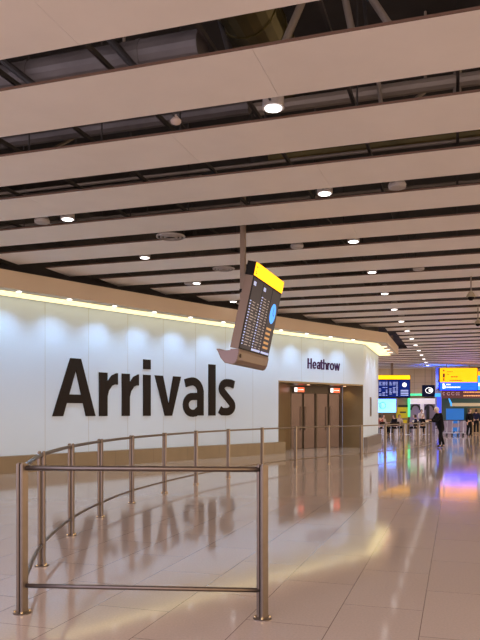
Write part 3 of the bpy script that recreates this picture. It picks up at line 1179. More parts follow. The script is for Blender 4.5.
def post(x, y, ang, parent):
    """twin flat bars with a round foot flange; ang is the direction of the rail"""
    b = nb()
    m_ = Matrix.Translation(Vector((x, y, 0)) - RL) @ Matrix.Rotation(ang, 4, 'Z')
    # two rounded fins, one each side of the rail line
    for sgn in (-1, 1):
        o_ = 0.021 * sgn
        v0 = [(o_ * 1.0 - .014, -.026), (o_ - .006, -.033), (o_ + .006, -.033), (o_ + .014, -.026), (o_ + .014, .026), (o_ + .006, .033), (o_ - .006, .033), (o_ - .014, .026)]
        prism(b, v0, lambda a, c, d: m_ @ Vector((c, a, d)), 0.012, 1.115)
        prism(b, [(a * .75 + o_ * .25, c * .75) for a, c in v0], lambda a, c, d: m_ @ Vector((c, a, d)), 1.115, 1.122)
    p = obj('post', b, M['steel'], parent)
    b = nb()
    box(b, -.016, .016, -.010, .010, 0.012, 1.10, mtx=m_)
    obj('spacer', b, M['steel_dark'], p)
    b = nb()
    lathe(b, [(0.068, 0.0), (0.068, 0.006), (0.06, 0.012)], Vector((x, y, 0)) - RL, 20)
    ft = obj('foot_flange', b, M['steel'], p)
    b = nb()
    for k in range(4):
        a = ang + PI / 4 + k * PI / 2
        lathe(b, [(0.010, 0.010), (0.010, 0.020), (0.006, 0.024)], Vector((x + .053 * math.cos(a), y + .053 * math.sin(a), 0)) - RL, 8)
    obj('bolts', b, M['brass'], p)


for i, (x, y) in enumerate(main):
    a = Vector(main[min(i + 1, len(main) - 1)]) - Vector(main[max(i - 1, 0)])
    ang = math.atan2(a.y, a.x)
    if i == 0:
        ang = math.radians(60)
    post(x, y, ang, rl)
post(posts[1][0], posts[1][1], math.radians(40), rl)
cp = catmull(main)
for nm, z, r in (('top_rail', 1.085, 0.020), ('lower_rail', 0.205, 0.017)):
    b = nb()
    tube(b, [Vector((p.x, p.y, z)) - RL for p in cp], r, 12)
    obj(nm, b, M['steel'], rl, smooth=True)
    b = nb()
    tube(b, [Vector((posts[0][0], posts[0][1], z)) - RL, Vector((posts[1][0], posts[1][1], z)) - RL], r, 12)
    o = obj('front_' + nm, b, M['steel'], rl, smooth=True)

# ------------------------------------------------------------------ people
def person(name, label, loc, rz, J, R, edges, clothes, hairmat, skinm, height=1.7, group=None, face=(0, -1, 0), cat='person', fingers=True, coat_long=False):
    """J: joints name->(x,y,z); R radii; clothes: list of (part, material, [edge list], grow)"""
    t = thing(name, label, cat, loc, rz, group)

    def skinmesh(nm, eds, grow, m, parent, extra=None, root=None):
        names = []
        for e in eds:
            for q in e:
                if q not in names:
                    names.append(q)
        if root in names:
            names.remove(root)
            names.insert(0, root)
        me = bpy.data.meshes.new(nm)
        me.from_pydata([J[q] for q in names], [(names.index(a), names.index(b)) for a, b in eds], [])
        o = bpy.data.objects.new(nm, me)
        COL.objects.link(o)
        md = o.modifiers.new('skin', 'SKIN')
        md.use_smooth_shade = True
        for vi, q in enumerate(names):
            r = R[q]
            rx, ry = (r if isinstance(r, tuple) else (r, r))
            me.skin_vertices[0].data[vi].radius = (rx + grow, ry + grow)
            me.skin_vertices[0].data[vi].use_root = (vi == 0)
        sb = o.modifiers.new('sub', 'SUBSURF')
        sb.levels = sb.render_levels = 1
        dg = bpy.context.evaluated_depsgraph_get()
        me2 = bpy.data.meshes.new_from_object(o.evaluated_get(dg))
        bpy.data.objects.remove(o)
        me2.materials.clear()
        return link(nm, me2, m, parent, True)
    E_ = list(edges)
    body = skinmesh('body', E_, 0.0, skinm, t, root='pelvis')
    for part, m_, eds, g in clothes:
        skinmesh(part, eds, g, m_, t, root=eds[0][0])
    # head: skull, nose, ears, eyes as one face mesh, hair as a cap
    hc = Vector(J['head'])
    fd = Vector(face).normalized()
    rt = fd.cross(Vector((0, 0, 1))).normalized()
    up = rt.cross(fd).normalized()
    b = nb()
    mtx = Matrix.Translation(hc) @ Matrix((rt, fd, up)).transposed().to_4x4()
    bmesh.ops.create_uvsphere(b, u_segments=16, v_segments=10, radius=1.0, matrix=mtx @ Matrix.Diagonal((.076, .095, .115, 1)))
    bmesh.ops.create_cone(b, segments=6, radius1=.018, radius2=.006, depth=.05, cap_ends=True, matrix=mtx @ Matrix.Translation((0, .098, -.012)) @ Matrix.Rotation(-.35, 4, 'X'))
    for sx_ in (-1, 1):
        bmesh.ops.create_uvsphere(b, u_segments=6, v_segments=5, radius=1.0, matrix=mtx @ Matrix.Translation((sx_ * .078, -.005, -.01)) @ Matrix.Diagonal((.012, .02, .032, 1)))
    hd_ = obj('head', b, skinm, body, True)
    b = nb()
    for sx_ in (-1, 1):
        bmesh.ops.create_uvsphere(b, u_segments=6, v_segments=5, radius=.011, matrix=mtx @ Matrix.Translation((sx_ * .03, .085, .012)))
    bmesh.ops.create_uvsphere(b, u_segments=8, v_segments=4, radius=1, matrix=mtx @ Matrix.Translation((0, .083, -.055)) @ Matrix.Diagonal((.022, .008, .006, 1)))
    obj('face_features', b, M['hair_dark'], body, True)
    b = nb()
    bmesh.ops.create_uvsphere(b, u_segments=18, v_segments=12, radius=1.0, matrix=mtx @ Matrix.Translation((0, -.018, .020)) @ Matrix.Diagonal((.100, .112, .125, 1)))
    inv = mtx.inverted()
    dele = [v for v in b.verts if (lambda q: q.y > .045 and q.z < .065)(inv @ v.co)]
    bmesh.ops.delete(b, geom=dele, context='VERTS')
    obj('hair', b, hairmat, t, True)
    return t


def hand_joints(J, R, E_, side, wrist, d, curl=Vector((0, 0, -1))):
    """palm, four fingers and a thumb growing from wrist along d"""
    w = Vector(wrist)
    d = Vector(d).normalized()
    n = d.cross(Vector((0, 0, 1)))
    if n.length < .1:
        n = Vector((1, 0, 0))
    n.normalize()
    pk = side + 'palm'
    J[pk] = w + d * .055
    R[pk] = (.028, .020)
    E_.append((side + 'wrist', pk))
    for k, (off, ln) in enumerate(((-.027, .062), (-.009, .075), (.009, .070), (.027, .055))):
        a, c = side + 'f%da' % k, side + 'f%db' % k
        J[a] = w + d * (.09) + n * off
        J[c] = J[a] + (d * .8 + curl * .6).normalized() * ln
        R[a] = .0095
        R[c] = .007
        E_.append((pk, a))
        E_.append((a, c))
    a = side + 'th'
    J[a] = w + d * .06 - n * .045 + curl * .01
    R[a] = .009
    E_.append((pk, a))


def figure_standing(lean=0.0, stride=0.2, armsL=None, armsR=None, bend=0.0):
    """faces -Y. lean: how far the chest leads the pelvis"""
    V = Vector
    J = dict(pelvis=V((0, 0, .93)), spine=V((0, -lean * .45, 1.13)), chest=V((0, -lean, 1.34)), neck=V((0, -lean * 1.25, 1.47)), skull=V((0, -lean * 1.5 - .01, 1.56)))
    R = dict(pelvis=(.13, .10), spine=(.125, .09), chest=(.145, .10), neck=(.05, .05), skull=(.06, .06))
    J['head'] = V((0, -lean * 1.6 - .03, 1.60))
    J['waist'] = V((0, -lean * .2, 1.02))
    R['waist'] = (.115, .085)
    J['collar'] = J['chest'].lerp(J['neck'], .62)
    R['collar'] = (.062, .055)
    for sd, sx_ in (('l', 1), ('r', -1)):
        J[sd + 'hem'] = V((.075 * sx_, (-stride if sd == 'l' else stride) * .12, .70))
        R[sd + 'hem'] = (.10, .10)
    E_ = [('pelvis', 'spine'), ('spine', 'chest'), ('chest', 'neck'), ('neck', 'skull')]
    for sd, sx_ in (('l', 1), ('r', -1)):
        J[sd + 'sh'] = V((.17 * sx_, -lean, 1.40))
        R[sd + 'sh'] = .055
        arm = armsL if sd == 'l' else armsR
        if arm:
            J[sd + 'el'], J[sd + 'wrist'] = V(arm[0]), V(arm[1])
        else:
            J[sd + 'el'], J[sd + 'wrist'] = V((.22 * sx_, -lean + .03, 1.13)), V((.23 * sx_, -lean - .04, .89))
        R[sd + 'el'] = .042
        R[sd + 'wrist'] = .027
        E_ += [('chest', sd + 'sh'), (sd + 'sh', sd + 'el'), (sd + 'el', sd + 'wrist')]
        dd = J[sd + 'wrist'] - J[sd + 'el']
        hand_joints(J, R, E_, sd, J[sd + 'wrist'], dd)
        fy = (-stride if sd == 'l' else stride) * .5
        J[sd + 'hip'] = V((.09 * sx_, 0, .83))
        J[sd + 'kn'] = V((.10 * sx_, fy * .6 - .03, .50))
        J[sd + 'an'] = V((.10 * sx_, fy + .03, .09))
        J[sd + 'toe'] = V((.12 * sx_, fy - .13, .035))
        R[sd + 'hip'] = .09
        R[sd + 'kn'] = .058
        R[sd + 'an'] = .042
        R[sd + 'toe'] = .032
        E_ += [('pelvis', sd + 'hip'), (sd + 'hip', sd + 'kn'), (sd + 'kn', sd + 'an'), (sd + 'an', sd + 'toe')]
    return J, R, E_


TOP = [('chest', 'collar'), ('chest', 'spine'), ('spine', 'pelvis'), ('chest', 'lsh'), ('lsh', 'lel'), ('lel', 'lwrist'), ('chest', 'rsh'), ('rsh', 'rel'), ('rel', 'rwrist')]
LEGS = [('waist', 'pelvis'), ('pelvis', 'lhip'), ('lhip', 'lkn'), ('lkn', 'lan'), ('pelvis', 'rhip'), ('rhip', 'rkn'), ('rkn', 'ran')]

# person leaning on the end of the railing, facing the railing (to the left)
V = Vector
J, R, E_ = figure_standing(lean=.12, stride=.26, armsL=((.16, -.30, 1.14), (.10, -.50, 1.17)), armsR=((-.20, -.28, 1.16), (-.14, -.50, 1.17)))
person('person', 'person with white hair in a black coat leaning at the end of the railing', (8.62, 29.0, 0), math.radians(-82), J, R, E_,
       [('coat', M['coat'], TOP + [('pelvis', 'lhem'), ('pelvis', 'rhem')], .045), ('trousers', M['trouser'], LEGS, .014), ('shoe', M['shoe'], [('lan', 'ltoe')], .016), ('shoe', M['shoe'], [('ran', 'rtoe')], .016)],
       M['hair_white'], M['skin'], face=(0, -1, -.25))
J, R, E_ = figure_standing(lean=.03, stride=.1)
person('person', 'person in dark clothes standing in the distance near the right edge', (14.15, 41.8, 0), math.radians(25), J, R, E_,
       [('jacket', M['coat'], TOP, .03), ('trousers', M['trouser'], LEGS, .02), ('shoe', M['shoe'], [('lan', 'ltoe')], .016), ('shoe', M['shoe'], [('ran', 'rtoe')], .016)],
       M['hair_dark'], M['skin'])
J, R, E_ = figure_standing(lean=.03, stride=.1, armsL=((.24, -.05, 1.16), (.16, -.25, 1.10)))
person('person', 'person in dark clothes cut by the right edge of the photo', (16.4, 47.0, 0), math.radians(160), J, R, E_,
       [('jacket', M['shirt_blue'], TOP, .03), ('trousers', M['trouser'], LEGS, .02), ('shoe', M['shoe'], [('lan', 'ltoe')], .016), ('shoe', M['shoe'], [('ran', 'rtoe')], .016)],
       M['hair_dark'], M['skin'])
J, R, E_ = figure_standing(lean=.04, stride=.05, armsL=((.24, -.08, 1.14), (.12, -.30, 1.10)), armsR=((-.24, -.08, 1.14), (-.12, -.30, 1.10)))
person('person', 'person in a white top standing behind the shop counter', (13.5, 50.5, 0), math.radians(10), J, R, E_,
       [('shirt', M['shirt_white'], TOP, .03), ('trousers', M['trouser'], LEGS, .02), ('shoe', M['shoe'], [('lan', 'ltoe')], .016), ('shoe', M['shoe'], [('ran', 'rtoe')], .016)],
       M['hair_dark'], M['skin'])


def figure_seated():
    J, R, E_ = figure_standing(lean=.06, stride=0, armsL=((.24, -.12, 1.10), (.16, -.34, 1.17)), armsR=((-.24, -.12, 1.10), (-.16, -.34, 1.17)))
    for k_ in list(J):
        if not k_.endswith(('kn', 'an', 'toe')):
            J[k_] = J[k_] - Vector((0, 0, .37))
    for sd, sx_ in (('l', 1), ('r', -1)):
        J[sd + 'kn'] = Vector((.12 * sx_, -.42, .50))
        J[sd + 'an'] = Vector((.12 * sx_, -.40, .09))
        J[sd + 'toe'] = Vector((.13 * sx_, -.55, .035))
    return J, R, E_


seats = [((9.35, 45.0), 200, 'shirt_red', 'hair_dark', 'seated person in a dark red top nearest the white wall'),
         ((9.75, 46.4), 30, 'shirt_white', 'hair_dark', 'seated person in a pale top behind the left cafe table'),
         ((10.45, 45.6), 300, 'coat', 'hair_dark', 'seated person in black between the left and middle cafe tables'),
         ((11.0, 46.9), 10, 'shirt_white', 'hair_dark', 'seated person in a pale top behind the middle cafe table'),
         ((12.0, 46.0), 260, 'shirt_blue', 'hair_dark', 'seated person in navy at the right cafe table'),
         ((12.65, 47.2), 20, 'coat', 'hair_white', 'seated person with pale hair behind the right cafe table')]


def chair(x, y, rz, lab):
    t = thing('cafe_chair', lab, 'chair', (x, y, 0), rz, 'cafe chairs')
    b = nb()
    box(b, -.21, .21, -.21, .21, .43, .46)
    obj('seat', b, M['chair'], t)
    b = nb()
    prism(b, [(-.21, .62), (.21, .62), (.20, .86), (.12, .89), (-.12, .89), (-.20, .86)], lambda a, c, d: Vector((a, d + .02 * (c - .6), c)), .20, .225)
    obj('backrest', b, M['chair'], t)
    for sx_ in (-1, 1):
        for sy_ in (-1, 1):
            b = nb()
            tube(b, [(sx_ * .2, sy_ * .2, 0), (sx_ * .19, sy_ * .19, .43)] + ([(sx_ * .19, .21, .88)] if sy_ > 0 else []), .012, 6)
            obj('leg', b, M['trolley'], t)


for (x, y), a, top, hr, lab in seats:
    J, R, E_ = figure_seated()
    person('person', lab, (x, y, 0), math.radians(a), J, R, E_, [('top', M[top], TOP, .02), ('trousers', M['trouser'], LEGS, .012), ('shoe', M['shoe'], [('lan', 'ltoe')], .014), ('shoe', M['shoe'], [('ran', 'rtoe')], .014)],
           M[hr], M['skin'])
    chair(x, y, math.radians(a), 'dark cafe chair under the ' + lab.replace('seated ', ''))
for i, (x, y, a) in enumerate(((10.0, 44.0, 170), (11.45, 44.5, 200), (13.3, 45.2, 150))):
    chair(x, y, math.radians(a), ['empty dark cafe chair in front of the left table', 'empty dark cafe chair in front of the middle table', 'empty dark cafe chair at the right, beside the railing end'][i])
for i, (x, y) in enumerate(((9.65, 45.5), (11.25, 45.9), (12.7, 46.2))):
    t = thing('cafe_table', ['dark cafe table nearest the white wall', 'dark cafe table in the middle of the cafe', 'dark cafe table at the right of the cafe'][i], 'table', (x, y, 0), 0, 'cafe tables')
    b = nb()
    lathe(b, [(.32, .72), (.34, .73), (.34, .75)], (0, 0, 0), 28)
    obj('tabletop', b, M['wood_dark'], t)
    b = nb()
    tube(b, [(0, 0, .02), (0, 0, .72)], .03, 10)
    obj('pedestal', b, M['trolley'], t)
    b = nb()
    lathe(b, [(.24, 0), (.23, .02), (.05, .035)], (0, 0, 0), 24)
    obj('base', b, M['trolley'], t)

# ------------------------------------------------------------------ far end of the hall
BY = 54.0


def bx2(px0, px1, py0, py1, Y, th=0.1):
    """box bounds at depth Y from pixel bounds"""
    a, b_ = P(px0, py0, Y), P(px1, py1, Y)
    return a.x, b_.x, Y, Y + th, b_.z, a.z


def fb(nm, m, px0, px1, py0, py1, Y, th=.1, parent=None, rel=None):
    b = nb()
    x0, x1, y0, y1, z0, z1 = bx2(px0, px1, py0, py1, Y, th)
    if rel is not None:
        box(b, x0 - rel.x, x1 - rel.x, y0 - rel.y, y1 - rel.y, z0 - rel.z, z1 - rel.z)
    else:
        box(b, x0, x1, y0, y1, z0, z1)
    return obj(nm, b, m, parent)


bm = nb()
box(bm, 3, 15.6, BY, BY + .2, 2.9, 5.2)
for z in (3.4, 3.9, 4.4, 4.9):
    box(bm, 3, 15.6, BY - .004, BY, z - .012, z + .012, 1)
for x in (11.9, 13.9, 15.3):
    box(bm, x - .02, x + .02, BY - .004, BY, 2.9, 5.2, 1)
struct('wall_back', bm, [M['backwall'], M['backline']], 'tan panelled wall above the cafe at the far end')
bm = nb()
box(bm, 3, 17.0, 57.5, 57.7, 0, 2.9)
struct('wall_cafe', bm, M['recess'], 'brown back wall of the cafe and shop')
bm = nb()
box(bm, 3, 16.4, BY, 57.7, 2.82, 2.9)
struct('ceiling_cafe', bm, M['shop_lilac'], 'low ceiling inside the cafe and shop')
bm = nb()
box(bm, 16.6, 34, 56.5, 56.7, 0, 5.2)
struct('wall_far', bm, M['teal_dark'], 'dark shopfront wall at the far right')
bm = nb()
box(bm, 15.6, 34, BY, BY + .2, 3.95, 5.2)
struct('wall_bulkhead', bm, M['backwall'], 'tan bulkhead over the shopfronts at the far right')


def panel_thing(nm, lab, cat, px0, px1, py0, py1, Y, th, m, grp=None):
    """a thing whose own base point sits under its panel"""
    x0, x1, y0, y1, z0, z1 = bx2(px0, px1, py0, py1, Y, th)
    t = thing(nm, lab, cat, ((x0 + x1) / 2, Y, z0), 0, grp)
    return t, Vector(t.location)


# far flight display facing the viewer
YD = 48.0
t, rel = panel_thing('flight_display', 'distant flight information display with yellow header and three blue screens', 'display', 377.5, 410.3, 375, 397.5, YD, .3, None)
fb('casing', M['black'], 377.5, 410.3, 375, 398, YD + .03, .3, t, rel)
fb('header_panel', M['yellow_lit'], 377.8, 410, 375.3, 379.3, YD, .03, t, rel)
for i, (a, b_) in enumerate(((378.3, 388.2), (388.8, 398.6), (399.2, 409.8))):
    s_o = fb('screen', M['screen_blue'], a, b_, 380.0, 396.8, YD + .01, .02, t, rel)
    rnd = random.Random(i)
    bw = nb()
    if i < 2:
        for r_ in range(11):
            y = 382 + r_ * 1.3
            for (f0, f1) in ((.06, .24 + rnd.uniform(0, .1)), (.42, .62 + rnd.uniform(0, .12)), (.76, .92)):
                if rnd.random() < .8:
                    x0, x1, y0, y1, z0, z1 = bx2(a + (b_ - a) * f0, a + (b_ - a) * f1, y, y + .55, YD, .01)
                    box(bw, x0 - rel.x, x1 - rel.x, 0, .01, z0 - rel.z, z1 - rel.z)
        obj('flight_rows', bw, M['px_white'], s_o)
    else:
        c = P((a + b_) / 2, 384.8, YD) - rel
        prism(bw, arc(c.x, c.z, .155, .155, 0, 350, 24), lambda p, q, d: Vector((p, d, q)), 0.0, .01)
        obj('clock_face', bw, M['white_lit'], s_o)
        bw = nb()
        for r_ in range(4):
            x0, x1, y0, y1, z0, z1 = bx2(a + 1.5, b_ - 1.5, 390 + r_ * 1.6, 390.7 + r_ * 1.6, YD, .01)
            box(bw, x0 - rel.x, x1 - rel.x, 0, .01, z0 - rel.z, z1 - rel.z)
        obj('notice_rows', bw, M['px_white'], s_o)
b = nb()
c = P(392.5, 375, YD) - rel
box(b, c.x - .08, c.x + .08, .10, .25, c.z - .1, 6.99 - rel.z)
obj('pole', b, M['housing'], t)

# cafe frontage
t, rel = panel_thing('cafe_lightbox', 'bright cyan illuminated poster with a round logo in the cafe', 'light box', 379, 396, 399, 412.5, 52, .12, None)
fb('casing', M['black'], 374, 396.2, 398.8, 412.8, 52.02, .14, t, rel)
lb = fb('lit_panel', M['lightbox'], 374.3, 396, 399, 412.5, 52.0, .02, t, rel)
b = nb()
c = P(382.5, 405.5, 52) - rel
stroke(b, arc(c.x, c.z, .24, .26, 0, 360, 28), .035, lambda p, q, d: Vector((p, d, q)), -.006, 0)
stroke(b, [(c.x - .12, c.z - .17), (c.x - .12, c.z + .17)], .04, lambda p, q, d: Vector((p, d, q)), -.006, 0)
obj('logo', b, M['lightbox_ink'], lb)
t, rel = panel_thing('cafe_kiosk', 'yellow and brown kiosk beside the green light strip', 'kiosk', 398, 408, 398, 434, 52, .6, None)
fb('lower_cabinet', M['kiosk_brown'], 398, 408, 414, 436, 52.05, .6, t, rel)
fb('upper_cabinet', M['kiosk_brown'], 398, 408, 398, 407, 52.05, .6, t, rel)
yp = fb('yellow_panel', M['olive'], 398, 408, 407, 418, 52.0, .6, t, rel)
fb('menu_band', M['ink_dark'], 400, 406, 411.5, 413, 51.98, .03, yp, rel)
fb('menu_band', M['ink_dark'], 398.2, 407.8, 405, 407.2, 51.98, .03, yp, rel)
fb('yellow_base', M['olive'], 402, 407, 420, 423, 51.98, .1, yp, rel)
g = fb('light_strip', M['green_led'], 408.4, 410.2, 397, 417, 51.8, .25)
tag(g, 'upright green light strip at the corner of the shop', 'light strip')
g = fb('light_strip', M['green_led'], 410, 424, 393.6, 395.6, 51.8, .1)
tag(g, 'level green light strip along the shop fascia', 'light strip')
g = fb('shop_fascia', M['kiosk_brown'], 376, 424, 396, 398.4, 51.9, .3)
tag(g, 'brown fascia board above the cafe', 'fascia board')
g = fb('shop_canopy', M['shop_white'], 410, 437, 398.4, 404, 51.9, .5)
tag(g, 'white illuminated shop canopy between green and blue strips', 'canopy')
# shop back display with two dark arches
t, rel = panel_thing('shop_display', 'pale lilac shop display wall with dark arched openings', 'shop display', 410, 437, 404, 436, 55, .1, None)
fb('back_panel', M['shop_lilac'], 410, 436.8, 402, 436, 55.0, .1, t, rel)
for a, b_, m_ in ((411, 420, 'ink_dark'), (425, 434, 'ink_dark')):
    bb = nb()
    c0, c1 = P(a, 410, 54.95) - rel, P(b_, 405, 54.95) - rel
    stroke(bb, arc((c0.x + c1.x) / 2, c0.z, (c1.x - c0.x) / 2, .42, 180, 0, 16), .14, lambda p, q, d: Vector((p, d, q)), -.05, 0)
    obj('arch', bb, M[m_], t)
fb('dark_column', M['ink_dark'], 426.5, 429.5, 406, 420, 54.9, .08, t, rel)
fb('white_column', M['shop_white'], 420.5, 424, 404, 420, 54.9, .08, t, rel)
t, rel = panel_thing('shop_counter', 'long low shop counter with brown shelves', 'counter', 411, 428, 419, 437, 49.3, .5, None)
fb('front_panel', M['kiosk_brown'], 415, 428, 422, 440.8, 49.3, .5, t, rel)
fb('worktop', M['cream'], 414.6, 428.4, 420.4, 422, 49.25, .6, t, rel)

# small hanging navy sign
t, rel = panel_thing('hanging_sign', 'small dark navy hanging sign with a white oval emblem', 'sign', 423, 435, 385, 396.2, 49, .2, None)
fb('casing', M['navy'], 422.8, 435, 385, 396.5, 49.02, .25, t, rel)
b = nb()
c = P(429.2, 390.4, 49) - rel
stroke(b, arc(c.x, c.z, .26, .20, 0, 360, 24), .035, lambda p, q, d: Vector((p, d, q)), 0, .015)
prism(b, [(c.x - .02, c.z - .09), (c.x + .22, c.z - .07), (c.x + .22, c.z + .10), (c.x - .02, c.z + .10)], lambda p, q, d: Vector((p, d, q)), 0, .018)
obj('emblem', b, M['white_lit'], t)
for dx in (-.25, .25):
    b = nb()
    tube(b, [(dx, .12, .7), (dx, .12, 5.1 - rel.z)], .015, 6)
    obj('hanger_rod', b, M['pipe'], t)

# blue glowing pillar
t, rel = panel_thing('blue_pillar', 'pillar glowing blue between the shop and the far hall', 'pillar', 436.2, 442, 380, 437, 50.5, .4, None)
fb('shaft', M['shop_lilac'], 436.4, 441.8, 367, 440.3, 50.7, .35, t, rel)
fb('light_panel', M['blue_led'], 437.2, 441.2, 397, 425, 50.66, .05, t, rel)
fb('cap', M['cyan_far'], 435.2, 440.6, 393.4, 396.8, 50.6, .2, t, rel)

# big yellow / blue wayfinding sign
YS = 49.0
t, rel = panel_thing('wayfinding_sign', 'large lit hanging sign, yellow above and blue below', 'sign', 440, 477, 368, 390, YS, .3, None)
fb('casing', M['black'], 439.7, 477.6, 367.8, 390.3, YS + .03, .3, t, rel)
yp = fb('yellow_panel', M['yellow_far'], 440, 477.3, 368, 382.2, YS, .03, t, rel)
bp_ = fb('blue_panel', M['blue_far'], 440, 477.3, 382.4, 390, YS, .03, t, rel)
b = nb()
bw = nb()


def pb(bmx, px0, px1, py0, py1, d=.02):
    x0, x1, y0, y1, z0, z1 = bx2(px0, px1, py0, py1, YS, .01)
    box(bmx, x0 - rel.x, x1 - rel.x, -d, 0, z0 - rel.z, z1 - rel.z)


for q_ in ((443.1, 444.4, 369.8, 371.4), (442.9, 444.7, 373.5, 377.5), (443.2, 444.4, 378.2, 381.0)):
    b3 = nb()
    pb(b3, *q_)
    obj('pictogram', b3, M['ink_dark'], yp)
x_ = 447.0
rnd = random.Random(5)
for wln in (2.0, 1.4, 2.2):
    pb(b, x_ + 4, x_ + 4 + wln, 376.4, 377.3)
    x_ += wln + .5
x_ = 449.5
while x_ < 461:
    wln = rnd.uniform(.7, 1.6)
    pb(b, x_, x_ + wln, 379.9, 380.8)
    x_ += wln + .5
for wy_ in (371.5, 374.0):
    x_ = 447
    while x_ < (452 if wy_ < 372 else 449):
        wln = rnd.uniform(.6, 1.2)
        pb(b, x_, x_ + wln, wy_, wy_ + .6)
        x_ += wln + .5
obj('yellow_lettering', b, M['ink_dark'], yp)
pb(bw, 442.6, 444.4, 383.5, 388.6)
pb(bw, 444.4, 445.6, 385.6, 388.2)
for wy_, x1 in ((383.9, 450.5), (386.6, 459.5)):
    x_ = 446.4
    while x_ < x1:
        wln = rnd.uniform(.7, 1.5)
        pb(bw, x_, x_ + wln, wy_, wy_ + 1.2)
        x_ += wln + .4
obj('blue_lettering', bw, M['white_lit'], bp_)
for px in (447, 470):
    b = nb()
    c = P(px, 368, YS) - rel
    tube(b, [(c.x, .18, c.z - .05), (c.x, .18, 5.1 - rel.z)], .03, 8)
    obj('hanger_rod', b, M['pipe'], t)
t, rel = panel_thing('wayfinding_sign', 'lit yellow and cyan hanging sign cut off by the right edge', 'sign', 478, 500, 371.5, 386, 51.5, .3, None)
fb('casing', M['black'], 477.6, 500, 371.3, 390.3, 51.53, .3, t, rel)
fb('yellow_panel', M['yellow_far'], 478, 499.6, 371.5, 375.3, 51.5, .03, t, rel)
cp_ = fb('cyan_panel', M['cyan_far'], 478, 499.6, 375.6, 390, 51.5, .03, t, rel)
fb('arrow', M['white_lit'], 478.4, 480.5, 383, 386, 51.48, .03, cp_, rel)
for px in (482, 495):
    b = nb()
    c = P(px, 371, 51.5) - rel
    tube(b, [(c.x, .18, c.z - .05), (c.x, .18, 5.1 - rel.z)], .03, 8)
    obj('hanger_rod', b, M['pipe'], t)

# maroon shop fascia
YM = 53.5
t, rel = panel_thing('shop_sign', 'long dark maroon shop fascia with faint pink and orange lettering', 'sign', 441, 500, 390, 398, YM, .3, None)
fb('board', M['maroon'], 441.5, 505, 388, 398.2, YM, .5, t, rel)
b = nb()
bo = nb()
for (a, b_) in ((443, 444.6), (447, 450.2), (451.5, 454.4), (456, 457.4), (458, 459.6)):
    c = P((a + b_) / 2, 393.7, YM) - rel
    stroke(b, arc(c.x, c.z, (b_ - a) / 2 / F * YM, .11, 30, 330, 12), .028, lambda p, q, d: Vector((p, d, q)), -.02, 0)
obj('pink_lettering', b, M['text_pink'], t)
for wy_ in (391.6, 395.2):
    x_ = 463.5
    while x_ < 500:
        wln = rnd.uniform(.8, 1.8)
        x0, x1, y0, y1, z0, z1 = bx2(x_, x_ + wln, wy_, wy_ + 1.1, YM, .01)
        box(bo, x0 - rel.x, x1 - rel.x, -.02, 0, z0 - rel.z, z1 - rel.z)
        x_ += wln + .5
obj('orange_lettering', bo, M['text_orange'], t)
# far shopfront
t = fb('canopy_beam', M['cream'], 452, 505, 403, 406.2, 53.0, .5)
tag(t, 'long cream canopy beam below the maroon fascia', 'beam')
b = nb()
prism(b, [(P(452, 403, 53).x, P(452, 403, 53).z), (P(452, 406.2, 53).x, P(452, 406.2, 53).z), (P(449.5, 398.4, 53).x, P(449.5, 398.4, 53).z)], lambda p, q, d: Vector((p, 53 + d, q)), 0, .3)
tag(obj('canopy_bracket', b, M['cyan_far']), 'small turquoise bracket at the left end of the cream beam', 'bracket')
t, rel = panel_thing('blue_banner', 'blue T shaped illuminated board behind the distant trolleys', 'board', 447, 464, 408, 431, 52, .1, None)
fb('upper_board', M['teal_board'], 446.5, 464, 408.5, 420, 52, .12, t, rel)
fb('lower_board', M['teal_board'], 452.5, 459.5, 420, 431.5, 52, .12, t, rel)
fb('post', M['trolley'], 455.5, 456.5, 431.5, 432.04, 52.02, .08, t, rel)
g = fb('service_counter', M['shop_lilac'], 442.5, 452, 420, 431.2, 54.2, .6)
tag(g, 'grey lilac counter left of the blue board', 'counter')
g = fb('service_counter', M['shop_lilac'], 460, 469.4, 421, 431.2, 54.2, .6)
tag(g, 'grey lilac counter right of the blue board', 'counter')
g = fb('shop_shelving', M['recess'], 470, 505, 408, 431.2, 54.2, .6)
tag(g, 'brown shop shelving at the far right edge', 'shelving')

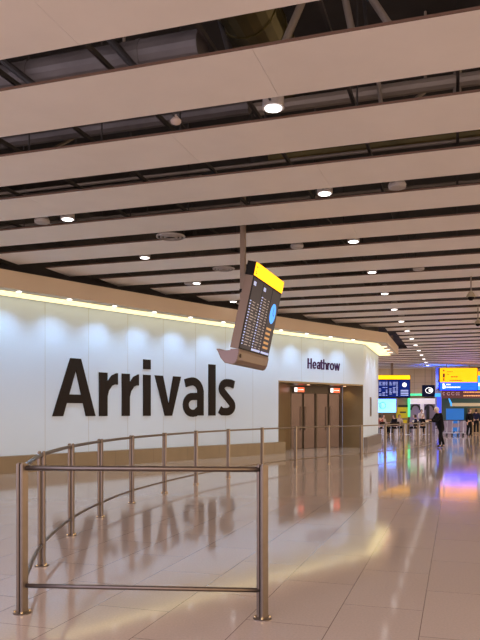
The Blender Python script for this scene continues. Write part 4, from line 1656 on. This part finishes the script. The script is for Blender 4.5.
# luggage trolleys
for i, px in enumerate((442.5, 448, 453.5, 459, 464.5)):
    Y = 43.6 + (i % 2) * 1.1
    X = (px - 240) / F * Y
    t = thing('luggage_trolley', ['luggage trolley nearest the person with white hair', 'second luggage trolley from the left', 'middle luggage trolley of the row',
              'fourth luggage trolley from the left', 'rightmost luggage trolley beside the distant standing person'][i], 'luggage trolley', (X, Y, 0), math.radians(180), 'parked luggage trolleys')
    b = nb()
    for sx_ in (-.2, .2):
        tube(b, [(sx_, -.35, .16), (sx_, .30, .18), (sx_, .42, .98)], .016, 6)
    for k_ in range(5):
        tube(b, [(-.2, -.3 + k_ * .14, .17), (.2, -.3 + k_ * .14, .17)], .01, 6)
    obj('frame', b, M['trolley'], t)
    b = nb()
    tube(b, [(-.25, .43, 1.0), (.25, .43, 1.0)], .022, 8)
    obj('handlebar', b, M['blue_led'] if False else M['tyre'], t)
    b = nb()
    box(b, -.19, .19, .34, .37, .55, .80)
    obj('advert_board', b, M['shop_lilac'], t)
    for wx, wyy in ((-.2, .3), (.2, .3), (0, -.36)):
        b = nb()
        tube(b, [(wx - .02, wyy, .075), (wx + .02, wyy, .075)], .075, 12)
        obj('wheel', b, M['tyre'], t)

# lamps of the far hall: added blue ceiling glow, green and white shop light
for loc, col, e, sz in ((P(423, 402, 53), (0.95, 0.85, 1.0), 12, .5), (P(390, 400, 53.5), (1.0, 0.85, 0.7), 20, .5)):
    ld = bpy.data.lights.new('hall_lamp', 'POINT')
    ld.energy = e
    ld.color = col
    ld.shadow_soft_size = sz
    lo = bpy.data.objects.new('hall_lamp', ld)
    COL.objects.link(lo)
    lo.location = loc
# added blue spot by the pillar cap, no fixture, for the ceiling glow
ld = bpy.data.lights.new('added_blue_uplight', 'SPOT')
ld.energy = 800
ld.color = (0.03, 0.13, 1.0)
ld.spot_size = math.radians(120)
ld.spot_blend = .9
ld.shadow_soft_size = .1
lo = bpy.data.objects.new('added_blue_uplight', ld)
COL.objects.link(lo)
lo.location = P(440, 392.6, 50.2)
lo.rotation_euler = (PI, 0, 0)
